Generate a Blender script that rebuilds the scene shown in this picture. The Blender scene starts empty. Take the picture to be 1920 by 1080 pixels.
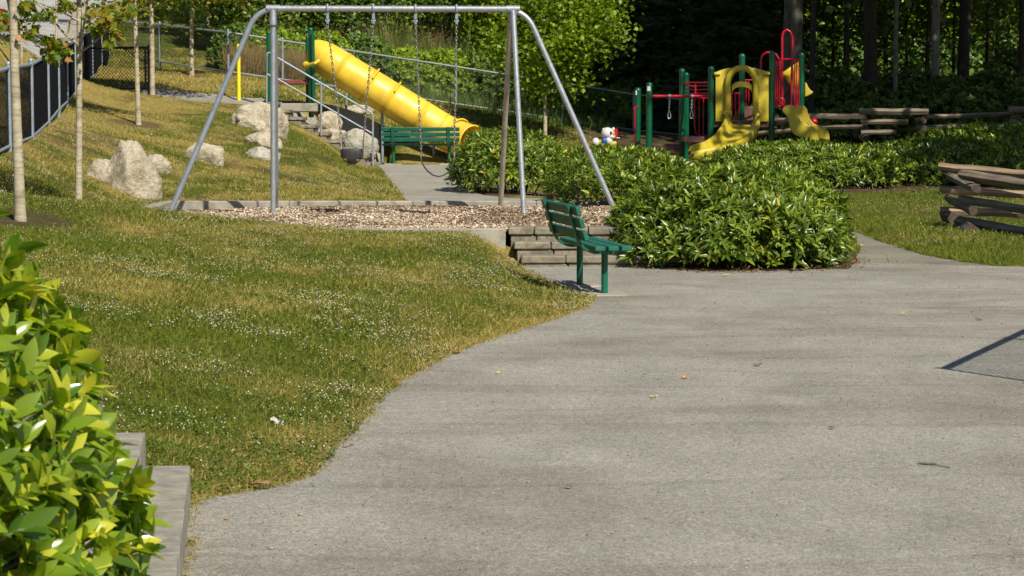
import bpy, bmesh, math, random
import numpy as np
from mathutils import Vector, Matrix, noise
PI = math.pi
rng = np.random.default_rng(7); random.seed(7)
S = bpy.context.scene
COL = S.collection
# ------------------------------------------------------------------ camera
F = 4500.0; HC = 1.9; TH = math.atan(357/4500)
cam_d = bpy.data.cameras.new('camera'); cam = bpy.data.objects.new('camera', cam_d); COL.objects.link(cam)
cam.location = (0, 0, HC); cam.rotation_euler = (PI/2-TH, 0, 0)
cam_d.sensor_width = 36; cam_d.lens = 36*F/1920; cam_d.clip_start = .3; cam_d.clip_end = 900
cam_d.dof.use_dof = True; cam_d.dof.focus_distance = 27; cam_d.dof.aperture_fstop = 15
S.camera = cam
def ray(px, py):
    dx = (px-960)/F; dy = (py-540)/F
    return (dx, math.cos(TH)-dy*math.sin(TH), -math.sin(TH)-dy*math.cos(TH))
def at(px, py, D):                       # point of the sight line through a photo pixel at distance D
    r = ray(px, py); t = D/r[1]
    return Vector((r[0]*t, D, HC+r[2]*t))
def ong(px, py, z=0.):                   # where that line meets level z
    r = ray(px, py); t = (z-HC)/r[2]
    return Vector((r[0]*t, r[1]*t, z))
# ------------------------------------------------------------------ sun and sky
sa, sb = -.5, .87                        # shadow offset per metre of height
sun_dir = Vector((-sa, -sb, 1)).normalized()
elev = math.asin(sun_dir.z)
w = bpy.data.worlds.new('World'); S.world = w; w.use_nodes = True
nt = w.node_tree; bg = nt.nodes['Background']
sky = nt.nodes.new('ShaderNodeTexSky'); sky.sky_type = 'NISHITA'; sky.sun_disc = False
sky.sun_elevation = elev; sky.sun_rotation = math.atan2(sun_dir.x, sun_dir.y)
sky.air_density = 1; sky.dust_density = .6; sky.ozone_density = 1
nt.links.new(sky.outputs[0], bg.inputs[0]); bg.inputs[1].default_value = .062
sd = bpy.data.lights.new('sun', 'SUN'); sd.energy = 5.0; sd.angle = math.radians(.5); sd.color = (1, .92, .76)
so = bpy.data.objects.new('sun', sd); COL.objects.link(so); so.location = (20, -20, 40)
so.rotation_euler = sun_dir.to_track_quat('Z', 'Y').to_euler()
S.view_settings.view_transform = 'Standard'; S.view_settings.look = 'None'; S.view_settings.exposure = 0.32; S.view_settings.gamma = 1
S.cycles.max_bounces = 6; S.cycles.transparent_max_bounces = 8; S.cycles.diffuse_bounces = 3; S.cycles.glossy_bounces = 2; S.cycles.transmission_bounces = 3
# ------------------------------------------------------------------ materials
MATS = {}
def newmat(name):
    m = bpy.data.materials.new(name); m.use_nodes = True; MATS[name] = m
    return m, m.node_tree, m.node_tree.nodes['Principled BSDF']
def N(nt, typ, **kw):
    n = nt.nodes.new(typ)
    for k, v in kw.items():
        if k.startswith('i_'):
            key = k[2:]
            n.inputs[int(key) if key.isdigit() else key.replace('_', ' ')].default_value = v
        else: setattr(n, k, v)
    return n
def ramp(nt, src, stops, interp='LINEAR'):
    r = nt.nodes.new('ShaderNodeValToRGB'); r.color_ramp.interpolation = interp
    el = r.color_ramp.elements
    while len(el) < len(stops): el.new(.5)
    for e, (p, c) in zip(el, stops): e.position = p; e.color = (*c, 1) if len(c) == 3 else c
    nt.links.new(src, r.inputs[0]); return r.outputs[0]
def mix(nt, a, b, f, mode='MIX'):
    m = nt.nodes.new('ShaderNodeMix'); m.data_type = 'RGBA'; m.blend_type = mode
    for s, v in ((m.inputs[6], a), (m.inputs[7], b), (m.inputs[0], f)):
        if hasattr(v, 'is_linked') or hasattr(v, 'links'): nt.links.new(v, s)
        elif isinstance(v, (int, float)): s.default_value = v
        else: s.default_value = (*v, 1)
    return m.outputs[2]
def pos(nt, scale=(1, 1, 1), obj=False):
    if obj:
        t = nt.nodes.new('ShaderNodeTexCoord').outputs['Object']
    else: t = nt.nodes.new('ShaderNodeNewGeometry').outputs['Position']
    mp = nt.nodes.new('ShaderNodeMapping'); mp.inputs['Scale'].default_value = scale
    nt.links.new(t, mp.inputs[0]); return mp.outputs[0]
def noi(nt, vec, scale, detail=4, rough=.55, dist=0):
    n = N(nt, 'ShaderNodeTexNoise', i_Scale=scale, i_Detail=detail, i_Roughness=rough, i_Distortion=dist)
    nt.links.new(vec, n.inputs['Vector']); return n.outputs[0]
def bump(nt, p, h, strength, dist=.01):
    b = N(nt, 'ShaderNodeBump', i_Strength=strength, i_Distance=dist)
    nt.links.new(h, b.inputs['Height']); nt.links.new(b.outputs[0], p.inputs['Normal'])
def attr(nt, name):
    return N(nt, 'ShaderNodeAttribute', attribute_name=name).outputs['Fac']
def simple(name, col, rough=.5, metal=0, var=.25, scale=6, bmp=.0, spec=.5, obj=True, dirt=None):
    m, nt, p = newmat(name)
    v = pos(nt, obj=obj); n = noi(nt, v, scale, 6, .62)
    c2 = tuple(c*(1-var) for c in col); c1 = tuple(min(1, c*(1+var*.6)) for c in col)
    c = ramp(nt, n, [(.3, c2), (.7, c1)])
    if dirt:
        n3 = noi(nt, v, scale*2.7, 5, .7); f = ramp(nt, n3, [(.52, (0,)*3), (.72, (.7,)*3)])
        c = mix(nt, c, dirt, f)
    nt.links.new(c, p.inputs['Base Color']); p.inputs['Roughness'].default_value = rough
    p.inputs['Metallic'].default_value = metal; p.inputs['Specular IOR Level'].default_value = spec
    r = ramp(nt, noi(nt, v, scale*3, 4), [(.3, (rough*.75,)*3), (.7, (min(1, rough*1.25),)*3)]); nt.links.new(r, p.inputs['Roughness'])
    if bmp: bump(nt, p, noi(nt, v, scale*8, 5, .7), bmp, .01)
    return m
def leafmat(name, stops, rough=.42, transl=.3, spec=.4, tcol=None):
    m, nt, p = newmat(name)
    t = attr(nt, 'tint'); c = ramp(nt, t, stops)
    n = noi(nt, pos(nt), 5, 3); c = mix(nt, c, (.5, .5, .5), .0) if False else c
    hs = N(nt, 'ShaderNodeHueSaturation'); nt.links.new(c, hs.inputs['Color'])
    vv = N(nt, 'ShaderNodeMapRange', i_1=.3, i_2=.7, i_3=.8, i_4=1.2); nt.links.new(n, vv.inputs[0]); nt.links.new(vv.outputs[0], hs.inputs['Value'])
    nt.links.new(hs.outputs[0], p.inputs['Base Color']); p.inputs['Roughness'].default_value = rough; p.inputs['Specular IOR Level'].default_value = spec
    tr = N(nt, 'ShaderNodeBsdfTranslucent'); 
    tc = mix(nt, hs.outputs[0], (1.6, 1.7, .5) if tcol is None else tcol, 1, 'MULTIPLY'); nt.links.new(tc, tr.inputs[0])
    ms = N(nt, 'ShaderNodeMixShader', i_0=transl); nt.links.new(p.outputs[0], ms.inputs[1]); nt.links.new(tr.outputs[0], ms.inputs[2])
    nt.links.new(ms.outputs[0], nt.nodes['Material Output'].inputs[0])
    return m
# ground of the lawns: dry thatch, green growth, bare soil
def ground_mat():
    m, nt, p = newmat('lawn_ground')
    v = pos(nt); dry = attr(nt, 'dry'); soil = attr(nt, 'soil')
    n1 = noi(nt, v, 9, 5, .7); n2 = noi(nt, v, 60, 4, .7); n3 = noi(nt, v, 1.6, 5, .6)
    green = ramp(nt, n1, [(.3, (.045, .065, .008)), (.55, (.09, .115, .015)), (.75, (.15, .165, .03))])
    tan = ramp(nt, n1, [(.25, (.19, .145, .04)), (.6, (.34, .265, .08)), (.8, (.46, .37, .14))])
    ad = N(nt, 'ShaderNodeMath', operation='ADD'); nt.links.new(dry, ad.inputs[0])
    mr = N(nt, 'ShaderNodeMapRange', i_1=.3, i_2=.7, i_3=-.4, i_4=.4); nt.links.new(n3, mr.inputs[0]); nt.links.new(mr.outputs[0], ad.inputs[1])
    f = ramp(nt, ad.outputs[0], [(.3, (0,)*3), (.75, (1,)*3)])
    c = mix(nt, green, tan, f)
    sc = ramp(nt, n2, [(.3, (.04, .026, .016)), (.7, (.13, .085, .055))])
    c = mix(nt, c, sc, soil)
    k = ramp(nt, n2, [(.3, (.6,)*3), (.65, (1.15,)*3)])
    c = mix(nt, c, k, 1, 'MULTIPLY')
    nt.links.new(c, p.inputs['Base Color']); p.inputs['Roughness'].default_value = .95; p.inputs['Specular IOR Level'].default_value = .15
    bump(nt, p, n2, .8, .03)
    return m
def asphalt_mat(name, lo, hi, patch=1.0):
    m, nt, p = newmat(name)
    v = pos(nt); n0 = noi(nt, v, .5, 5, .6, 1.2); n1 = noi(nt, pos(nt, (1, .55, 1)), 1.7, 6, .62, .6)
    vs = noi(nt, pos(nt, (.3, .8, 1)), .8, 7, .66, 1.5)
    fine = noi(nt, v, 95, 2, .9); mid = noi(nt, v, 22, 6, .85)
    c = ramp(nt, n1, [(.3, lo), (.7, hi)])
    st = ramp(nt, vs, [(.34, (.84, .81, .77)), (.5, (1, 1, 1)), (.72, (1.06, 1.06, 1.04))]); c = mix(nt, c, st, patch, 'MULTIPLY')
    s2 = ramp(nt, n0, [(.32, (.84, .82, .79)), (.52, (1.02,)*3), (.75, (1.08, 1.07, 1.05))]); c = mix(nt, c, s2, patch, 'MULTIPLY')
    g = ramp(nt, fine, [(.3, (.35,)*3), (.46, (.85,)*3), (.58, (1.2,)*3), (.72, (2.1, 2.05, 1.95))]); c = mix(nt, c, g, .9, 'MULTIPLY')
    g2 = ramp(nt, mid, [(.3, (.6,)*3), (.7, (1.35,)*3)]); c = mix(nt, c, g2, .8, 'MULTIPLY')
    vor = N(nt, 'ShaderNodeTexVoronoi', i_Scale=55.); nt.links.new(v, vor.inputs['Vector'])
    pe = ramp(nt, vor.outputs['Distance'], [(.08, (1, 1, 1)), (.17, (0, 0, 0))]);
    pc = ramp(nt, vor.outputs['Color'], [(.55, (0, 0, 0)), (.75, (1, 1, 1))]); pf = mix(nt, pe, pc, 1, 'MULTIPLY')
    c = mix(nt, c, (.5, .48, .42), pf)
    # faint curved tyre scuffs
    wv = N(nt, 'ShaderNodeTexWave', wave_type='RINGS', i_Scale=.16, i_Distortion=3., i_Detail=2.); nt.links.new(v, wv.inputs['Vector'])
    wf = ramp(nt, wv.outputs['Fac'], [(.0, (.8,)*3), (.012, (1,)*3)]); c = mix(nt, c, wf, .6, 'MULTIPLY')
    nt.links.new(c, p.inputs['Base Color']); p.inputs['Roughness'].default_value = .9; p.inputs['Specular IOR Level'].default_value = .25
    bump(nt, p, fine, .5, .006)
    return m
def rock_mat(name, cols):
    m, nt, p = newmat(name); v = pos(nt, obj=True)
    n = noi(nt, v, 2.2, 8, .65, .5); n2 = noi(nt, v, 14, 6, .7); n3 = noi(nt, pos(nt, (1, 1, 3), True), 3.5, 5, .6, 1)
    c = ramp(nt, n, [(.28, cols[0]), (.5, cols[1]), (.72, cols[2])])
    c = mix(nt, c, ramp(nt, n2, [(.3, (.62, .6, .56)), (.55, (1, 1, 1)), (.8, (1.2, 1.18, 1.12))]), .85, 'MULTIPLY')
    c = mix(nt, c, ramp(nt, n3, [(.34, (.55, .5, .42)), (.46, (1, 1, 1))]), .7, 'MULTIPLY')
    nt.links.new(c, p.inputs['Base Color']); p.inputs['Roughness'].default_value = .92; p.inputs['Specular IOR Level'].default_value = .2
    ad = N(nt, 'ShaderNodeMath', operation='ADD'); nt.links.new(n2, ad.inputs[0]); nt.links.new(n, ad.inputs[1])
    bump(nt, p, ad.outputs[0], .9, .06); return m
def wood_mat(name, lo, hi, ax=0, sc=1., bmp=.6):
    m, nt, p = newmat(name)
    s = [18*sc]*3; s[ax] = 1.2*sc
    v = pos(nt, tuple(s), True); n = noi(nt, v, 1, 6, .65, .4); n2 = noi(nt, pos(nt, obj=True), 3, 4)
    c = ramp(nt, n, [(.3, lo), (.68, hi)]); c = mix(nt, c, ramp(nt, n2, [(.3, (.7,)*3), (.7, (1.15,)*3)]), .8, 'MULTIPLY')
    nt.links.new(c, p.inputs['Base Color']); p.inputs['Roughness'].default_value = .85; bump(nt, p, n, bmp, .015); return m
def bark_mat(name, lo, hi, ringy=True):
    m, nt, p = newmat(name)
    v = pos(nt, (3, 3, 22) if ringy else (14, 14, 3), True); n = noi(nt, v, 1, 6, .7, .3); n2 = noi(nt, pos(nt, obj=True), 5, 6, .7)
    c = ramp(nt, n, [(.3, lo), (.42, tuple((a+b)/2 for a, b in zip(lo, hi))), (.55, hi)])
    c = mix(nt, c, ramp(nt, n2, [(.35, (.55, .52, .45)), (.6, (1.05,)*3)]), .8, 'MULTIPLY')
    nt.links.new(c, p.inputs['Base Color']); p.inputs['Roughness'].default_value = .9; bump(nt, p, n, .5, .01); return m
M = {}
M['ground'] = ground_mat()
M['asphalt'] = asphalt_mat('asphalt', (.228, .22, .198), (.3, .289, .26))
M['asphalt2'] = asphalt_mat('asphalt_spur', (.17, .157, .13), (.24, .225, .19))
M['concrete_path'] = asphalt_mat('upper_path', (.25, .238, .21), (.33, .315, .28), .8)
M['road'] = asphalt_mat('road_concrete', (.3, .3, .3), (.38, .38, .37), .5)
M['concrete'] = simple('kerb_concrete', (.34, .32, .27), .9, 0, .35, 3, .5, .2, False, (.14, .12, .09))
M['block'] = simple('block_concrete', (.33, .315, .275), .92, 0, .35, 9, 1., .2, True, (.2, .18, .14))
M['stepblock'] = simple('step_stone', (.25, .225, .175), .95, 0, .45, 7, 1., .15, True, (.1, .085, .06))
M['rock'] = rock_mat('granite_boulder', [(.2, .165, .11), (.48, .425, .33), (.64, .58, .48)])
M['rockb'] = rock_mat('grey_boulder', [(.2, .2, .16), (.42, .41, .35), (.62, .6, .54)])
M['galv'] = simple('galvanised_steel', (.42, .45, .5), .4, .6, .18, 9, .0, .5)
M['galvmatt'] = simple('matt_galvanised', (.27, .32, .39), .5, .3, .2, 8)
M['steelbrush'] = simple('weathered_steel_leg', (.45, .42, .37), .6, .35, .35, 7)
M['chain'] = simple('chain_steel', (.3, .29, .27), .45, .8, .4, 40)
M['rubber'] = simple('black_rubber', (.035, .036, .042), .55, 0, .3, 6)
M['benchgreen'] = simple('bench_green_paint', (.002, .11, .068), .35, 0, .3, 5, .0, .5, True, (.02, .12, .075))
M['slat'] = simple('green_slats', (.003, .125, .085), .5, 0, .35, 9, .15, .45, True, (.09, .1, .05))
M['postgreen'] = simple('post_green', (.0, .085, .04), .3, 0, .2, 4, 0, .5)
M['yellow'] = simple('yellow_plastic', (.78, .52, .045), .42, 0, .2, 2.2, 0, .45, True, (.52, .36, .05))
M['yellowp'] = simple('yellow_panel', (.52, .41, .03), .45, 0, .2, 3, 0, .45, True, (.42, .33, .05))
M['yellowpaint'] = simple('yellow_paint', (.85, .68, .02), .4, 0, .1, 3)
M['red'] = simple('red_steel', (.42, .003, .022), .3, 0, .2, 5, 0, .5)
M['deck'] = simple('brown_deck', (.13, .06, .045), .6, 0, .3, 6)
M['reddeck'] = simple('red_brown_deck', (.2, .05, .04), .5, 0, .3, 6)
M['white'] = simple('white_plastic', (.6, .6, .62), .35, 0, .08, 6)
M['blue'] = simple('blue_plastic', (.01, .1, .42), .3, 0, .1, 6)
M['black'] = simple('black_vinyl', (.006, .006, .008), .8, 0, .3, 8, 0, .12)
M['darkwire'] = simple('dark_wire', (.018, .018, .017), .5, .2, .3, 8)
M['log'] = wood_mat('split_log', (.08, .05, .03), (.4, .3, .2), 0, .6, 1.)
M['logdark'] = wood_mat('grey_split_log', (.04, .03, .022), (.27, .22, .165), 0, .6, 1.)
M['logend'] = simple('log_end', (.08, .055, .04), .9, 0, .5, 14, .5)
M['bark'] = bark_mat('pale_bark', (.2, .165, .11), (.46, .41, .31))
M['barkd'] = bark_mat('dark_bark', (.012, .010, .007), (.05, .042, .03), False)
M['barkw'] = bark_mat('wood_edge_bark', (.04, .035, .028), (.12, .11, .09), False)
M['barkg'] = bark_mat('grey_bark', (.09, .085, .07), (.26, .25, .22), False)
M['lf_young'] = leafmat('leaf_maple', [(0, (.04, .075, .01)), (.45, (.1, .165, .016)), (.86, (.24, .26, .022)), (.97, (.3, .22, .02)), (1, (.34, .16, .015))], .5, .4)
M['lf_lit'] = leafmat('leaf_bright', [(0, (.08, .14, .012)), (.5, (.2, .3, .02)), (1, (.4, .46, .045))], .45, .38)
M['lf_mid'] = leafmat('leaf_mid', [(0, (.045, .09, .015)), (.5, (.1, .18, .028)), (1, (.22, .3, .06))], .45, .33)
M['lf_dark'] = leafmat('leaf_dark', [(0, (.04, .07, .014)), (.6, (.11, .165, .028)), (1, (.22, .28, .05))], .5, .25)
M['lf_shrub'] = leafmat('leaf_shrub', [(0, (.035, .075, .008)), (.45, (.12, .185, .018)), (.85, (.27, .33, .035)), (1, (.45, .36, .05))], .3, .22, .5)
M['lf_hedge'] = leafmat('leaf_hedge', [(0, (.035, .09, .01)), (.4, (.1, .19, .014)), (.75, (.26, .35, .025)), (1, (.56, .55, .05))], .22, .42, .8)
M['needle'] = leafmat('needles', [(0, (.035, .06, .025)), (.6, (.095, .14, .05)), (1, (.17, .22, .075))], .6, .1)
M['blade'] = None
def blade_mat():
    m, nt, p = newmat('grass_blade')
    t = attr(nt, 'tint'); d = attr(nt, 'dry')
    g = ramp(nt, t, [(0, (.055, .085, .009)), (.5, (.135, .17, .018)), (1, (.27, .285, .048))])
    y = ramp(nt, t, [(0, (.24, .185, .046)), (.6, (.45, .355, .11)), (1, (.65, .53, .23))])
    c = mix(nt, g, y, d)
    nt.links.new(c, p.inputs['Base Color']); p.inputs['Roughness'].default_value = .7; p.inputs['Specular IOR Level'].default_value = .15
    tr = N(nt, 'ShaderNodeBsdfTranslucent'); nt.links.new(c, tr.inputs[0]); ms = N(nt, 'ShaderNodeMixShader', i_0=.25)
    nt.links.new(p.outputs[0], ms.inputs[1]); nt.links.new(tr.outputs[0], ms.inputs[2]); nt.links.new(ms.outputs[0], nt.nodes['Material Output'].inputs[0])
    return m
M['blade'] = blade_mat()
M['flower'] = leafmat('clover_head', [(0, (.26, .19, .11)), (.4, (.44, .4, .28)), (1, (.64, .61, .5))], .8, .1, .2, (1, 1, 1))
M['chips'] = leafmat('wood_chip', [(0, (.13, .085, .05)), (.35, (.38, .29, .2)), (.7, (.58, .48, .37)), (1, (.76, .68, .57))], .9, 0, .1, (1, 1, 1))
def chipground():
    m, nt, p = newmat('chip_bed'); v = pos(nt); n = noi(nt, v, 45, 6, .75); n2 = noi(nt, pos(nt, (1, 1.3, 1)), .8, 4)
    c = ramp(nt, n, [(.3, (.16, .1, .07)), (.5, (.4, .28, .21)), (.72, (.62, .48, .4))])
    c = mix(nt, c, ramp(nt, n2, [(.4, (1, 1, 1)), (.6, (.9, .68, .46))]), .8, 'MULTIPLY')
    nt.links.new(c, p.inputs['Base Color']); p.inputs['Roughness'].default_value = .95; bump(nt, p, n, 1, .03); return m
M['chipbed'] = chipground()
M['grit'] = leafmat('grit', [(0, (.05, .045, .04)), (.5, (.25, .23, .2)), (.8, (.5, .47, .4)), (1, (.45, .33, .14))], .9, 0, .1, (1, 1, 1))
M['lf_clover'] = leafmat('clover_leaf', [(0, (.03, .07, .008)), (.5, (.075, .135, .014)), (1, (.15, .21, .03))], .6, .2, .25)
M['litter'] = leafmat('leaf_litter', [(0, (.05, .03, .015)), (.5, (.16, .09, .04)), (1, (.36, .24, .1))], .9, 0, .1, (1, 1, 1))
M['drygrass'] = leafmat('tall_dry_grass', [(0, (.14, .13, .04)), (.5, (.3, .22, .08)), (1, (.42, .3, .14))], .7, .3, .2, (1, 1, 1))
M['longgrass'] = leafmat('long_green_grass', [(0, (.05, .1, .02)), (.6, (.12, .2, .05)), (1, (.25, .28, .1))], .6, .3, .2)
M['stucco'] = simple('brown_stucco', (.12, .095, .08), .9, 0, .2, 3, .3)
M['siding'] = simple('beige_siding', (.42, .34, .26), .8, 0, .15, 3)
M['roofm'] = simple('grey_shingle', (.07, .068, .065), .9, 0, .3, 12)
M['glass'] = simple('window_glass', (.03, .04, .05), .08, 0, .1, 2)
M['carred'] = simple('red_car_paint', (.38, .01, .015), .2, .1, .05, 2)
M['trim'] = simple('white_trim', (.6, .58, .54), .6, 0, .1, 4)
M['paper'] = simple('paper', (.5, .5, .5), .6, 0, .1, 8)
# ------------------------------------------------------------------ mesh helpers
def link(name, me, mat=None, parent=None, smooth=False):
    o = bpy.data.objects.new(name, me); COL.objects.link(o)
    if mat is not None and not me.materials: me.materials.append(mat)
    if parent is not None: o.parent = parent
    if smooth: me.shade_smooth()
    return o
def props(o, label=None, cat=None, group=None, kind=None):
    if label: o['label'] = label
    if cat: o['category'] = cat
    if group: o['group'] = group
    if kind: o['kind'] = kind
    return o
def empty(name, loc, label, cat, group=None, rz=0):
    o = bpy.data.objects.new(name, None); COL.objects.link(o); o.location = loc; o.rotation_euler = (0, 0, rz)
    o.empty_display_size = .2
    return props(o, label, cat, group)
class MB:
    def __init__(s): s.v = []; s.f = []; s.mi = []; s.cur = 0
    def add(s, vs, fs):
        b = len(s.v); s.v += [tuple(v) for v in vs]; s.f += [tuple(b+i for i in f) for f in fs]; s.mi += [s.cur]*len(fs)
    def box(s, c, d, rz=0, jitter=0, mat=None):
        hx, hy, hz = d[0]/2, d[1]/2, d[2]/2; R = Matrix.Rotation(rz, 3, 'Z') if mat is None else mat
        vs = []
        for x, y, z in ((-1,-1,-1),(1,-1,-1),(1,1,-1),(-1,1,-1),(-1,-1,1),(1,-1,1),(1,1,1),(-1,1,1)):
            p = R @ Vector((x*hx, y*hy, z*hz)); vs.append(Vector(c)+p+Vector([random.uniform(-jitter, jitter) for _ in range(3)]))
        s.add(vs, [(0,3,2,1),(4,5,6,7),(0,1,5,4),(1,2,6,5),(2,3,7,6),(3,0,4,7)])
    def bbox(s, c, d, b=.01, mat=None, jit=0):            # bevelled box: 3 stacked rounded rings per end
        R = Matrix.Identity(3) if mat is None else mat
        hx, hy, hz = d[0]/2, d[1]/2, d[2]/2
        rings = []
        for z, k in ((-hz, b), (-hz+b, 0), (hz-b, 0), (hz, b)):
            x, y = hx-k, hy-k; q = b*.9
            rings.append([(x-q, -y, z), (x, -y+q, z), (x, y-q, z), (x-q, y, z), (-x+q, y, z), (-x, y-q, z), (-x, -y+q, z), (-x+q, -y, z)])
        vs = [Vector(c)+R@(Vector(p)+Vector([random.uniform(-jit, jit) for _ in range(3)])) for r in rings for p in r]
        fs = [tuple(range(7, -1, -1)), tuple(range(24, 32))]
        for k in range(3):
            for i in range(8): j = (i+1) % 8; fs.append((k*8+i, k*8+j, k*8+8+j, k*8+8+i))
        s.add(vs, fs)
    def tube(s, pts, r, n=10, cap=True, closed=False):
        pts = [Vector(p) for p in pts]; m = len(pts)
        rs = r if isinstance(r, (list, tuple)) else [r]*m
        t0 = (pts[1]-pts[0]).normalized(); up = Vector((0, 0, 1)) if abs(t0.z) < .9 else Vector((1, 0, 0))
        a = t0.cross(up).normalized(); vs = []
        for i in range(m):
            if closed: t = (pts[(i+1) % m]-pts[i-1]).normalized()
            else: t = (pts[min(i+1, m-1)]-pts[max(i-1, 0)]).normalized()
            a = (a-t*a.dot(t)); a.normalize(); b = t.cross(a)
            for k in range(n):
                th = 2*PI*k/n; vs.append(pts[i]+(a*math.cos(th)+b*math.sin(th))*rs[i])
        fs = []
        for i in range(m if closed else m-1):
            i2 = (i+1) % m
            for k in range(n): k2 = (k+1) % n; fs.append((i*n+k, i*n+k2, i2*n+k2, i2*n+k))
        if cap and not closed: fs.append(tuple(range(n-1, -1, -1))); fs.append(tuple((m-1)*n+k for k in range(n)))
        s.add(vs, fs)
    def sphere(s, c, r, n=12, m=8):
        r = r if isinstance(r, (list, tuple)) else (r, r, r); c = Vector(c)
        vs = [c+Vector((0, 0, r[2]))]
        for i in range(1, m):
            ph = PI*i/m
            for k in range(n): th = 2*PI*k/n; vs.append(c+Vector((r[0]*math.sin(ph)*math.cos(th), r[1]*math.sin(ph)*math.sin(th), r[2]*math.cos(ph))))
        vs.append(c-Vector((0, 0, r[2]))); L = len(vs)-1
        fs = [(0, 1+k, 1+(k+1) % n) for k in range(n)]
        for i in range(m-2):
            for k in range(n): k2 = (k+1) % n; a = 1+i*n; fs.append((a+k, a+n+k, a+n+k2, a+k2))
        a = 1+(m-2)*n; fs += [(a+k, L, a+(k+1) % n) for k in range(n)]
        s.add(vs, fs)
    def sweep(s, pts, prof, up=Vector((0, 0, 1)), closedprof=False):   # prof: list of (side, up)
        pts = [Vector(p) for p in pts]; m = len(pts); n = len(prof); vs = []
        for i in range(m):
            t = (pts[min(i+1, m-1)]-pts[max(i-1, 0)]).normalized(); sd = t.cross(up).normalized(); u = sd.cross(t).normalized()
            for (a, b) in prof: vs.append(pts[i]+sd*a+u*b)
        fs = []
        for i in range(m-1):
            for k in range(n if closedprof else n-1): k2 = (k+1) % n; fs.append((i*n+k, i*n+k2, i*n+n+k2, i*n+n+k))
        if closedprof: fs.append(tuple(range(n-1, -1, -1))); fs.append(tuple((m-1)*n+k for k in range(n)))
        s.add(vs, fs)
    def mesh(s, name):
        me = bpy.data.meshes.new(name); me.from_pydata(s.v, [], s.f); me.update(); return me
    def build(s, name, mat, parent=None, smooth=False, angle=None, local=True):
        me = s.mesh(name)
        if parent is not None and local:                   # vertices were given in world space
            mw = parent_matrix(parent).inverted(); me.transform(mw)
        elif parent is None and local and s.v:
            a = np.array(s.v); c = Vector(((a[:,0].min()+a[:,0].max())/2, (a[:,1].min()+a[:,1].max())/2, a[:,2].min())); me.transform(Matrix.Translation(-c))
            o = link(name, me, mat); o.location = c
            if smooth: fin(me, angle)
            return o
        o = link(name, me, mat, parent)
        if smooth: fin(me, angle)
        return o
def fin(me, angle):
    me.shade_smooth()
    if angle is None: angle = 40
    try: me.set_sharp_from_angle(angle=math.radians(angle))
    except Exception: pass
def parent_matrix(o):
    m = Matrix.Translation(o.location) @ o.rotation_euler.to_matrix().to_4x4()
    return parent_matrix(o.parent) @ m if o.parent else m
def npmesh(name, verts, faces_flat, loop_tot, attrs=None, mat=None, parent=None, smooth=False, origin=None):
    me = bpy.data.meshes.new(name)
    verts = np.asarray(verts, dtype=np.float32)
    if origin is not None: verts = verts-np.array(origin, dtype=np.float32)
    me.vertices.add(len(verts)); me.vertices.foreach_set('co', verts.ravel())
    me.loops.add(len(faces_flat)); me.loops.foreach_set('vertex_index', np.asarray(faces_flat, dtype=np.int32))
    me.polygons.add(len(loop_tot)); ls = np.concatenate([[0], np.cumsum(loop_tot)[:-1]]).astype(np.int32)
    me.polygons.foreach_set('loop_start', ls)
    for k, a in (attrs or {}).items():
        at_ = me.attributes.new(k, 'FLOAT', 'POINT'); at_.data.foreach_set('value', np.asarray(a, dtype=np.float32))
    me.update(calc_edges=True)
    if smooth: me.shade_smooth()
    o = link(name, me, mat, parent)
    if origin is not None and parent is None: o.location = origin
    return o
TPL = {
 'diamond': ([(0,0,0),(.5,.5,.04),(1,0,-.06),(.5,-.5,.04)], [(0,1,2),(0,2,3)]),
 'lance': ([(0,0,0),(.35,.5,.05),(.75,.32,-.02),(1,0,-.16),(.75,-.32,-.02),(.35,-.5,.05),(.4,0,-.02),(.75,0,-.07)], [(0,1,6),(1,2,7,6),(2,3,7),(3,4,7),(7,4,5,6),(5,0,6)]),
 'big': ([(0,0,0),(.14,.24,.03),(.4,.5,.05),(.68,.43,.0),(.88,.2,-.08),(1,0,-.14),(.88,-.2,-.08),(.68,-.43,.0),(.4,-.5,.05),(.14,-.24,.03),(.14,0,0),(.4,0,-.015),(.68,0,-.05),(.88,0,-.1)],
         [(0,1,10),(1,2,11,10),(2,3,12,11),(3,4,13,12),(4,5,13),(5,6,13),(6,7,12,13),(7,8,11,12),(8,9,10,11),(9,0,10)]),
 'maple': ([(0,0,0),(.12,.42,.03),(.36,.25,0),(.48,.55,.03),(.62,.2,0),(1,0,-.08),(.62,-.2,0),(.48,-.55,.03),(.36,-.25,0),(.12,-.42,.03)], [(0,1,2),(0,2,3,4),(0,4,5),(0,5,6),(0,6,7,8),(0,8,9)]),
 'quadleaf': ([(0,.12,0),(.55,.5,.03),(1,.0,-.08),(.55,-.5,.03),(0,-.12,0)], [(0,1,2,3,4)]),
 'blade': ([(0,.5,0),(0,-.5,0),(.55,-.35,0),(.55,.35,0),(1,0,-.25)], [(0,1,2,3),(3,2,4)]),
 'chip': ([(-.5,-.5,0),(.5,-.35,.1),(.45,.5,.12),(-.5,.4,0)], [(0,1,2,3)]),
 'ball': ([(0,0,-.5),(.5,0,0),(0,.5,0),(-.5,0,0),(0,-.5,0),(0,0,.5)], [(0,2,1),(0,3,2),(0,4,3),(0,1,4),(5,1,2),(5,2,3),(5,3,4),(5,4,1)]),
}
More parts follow.
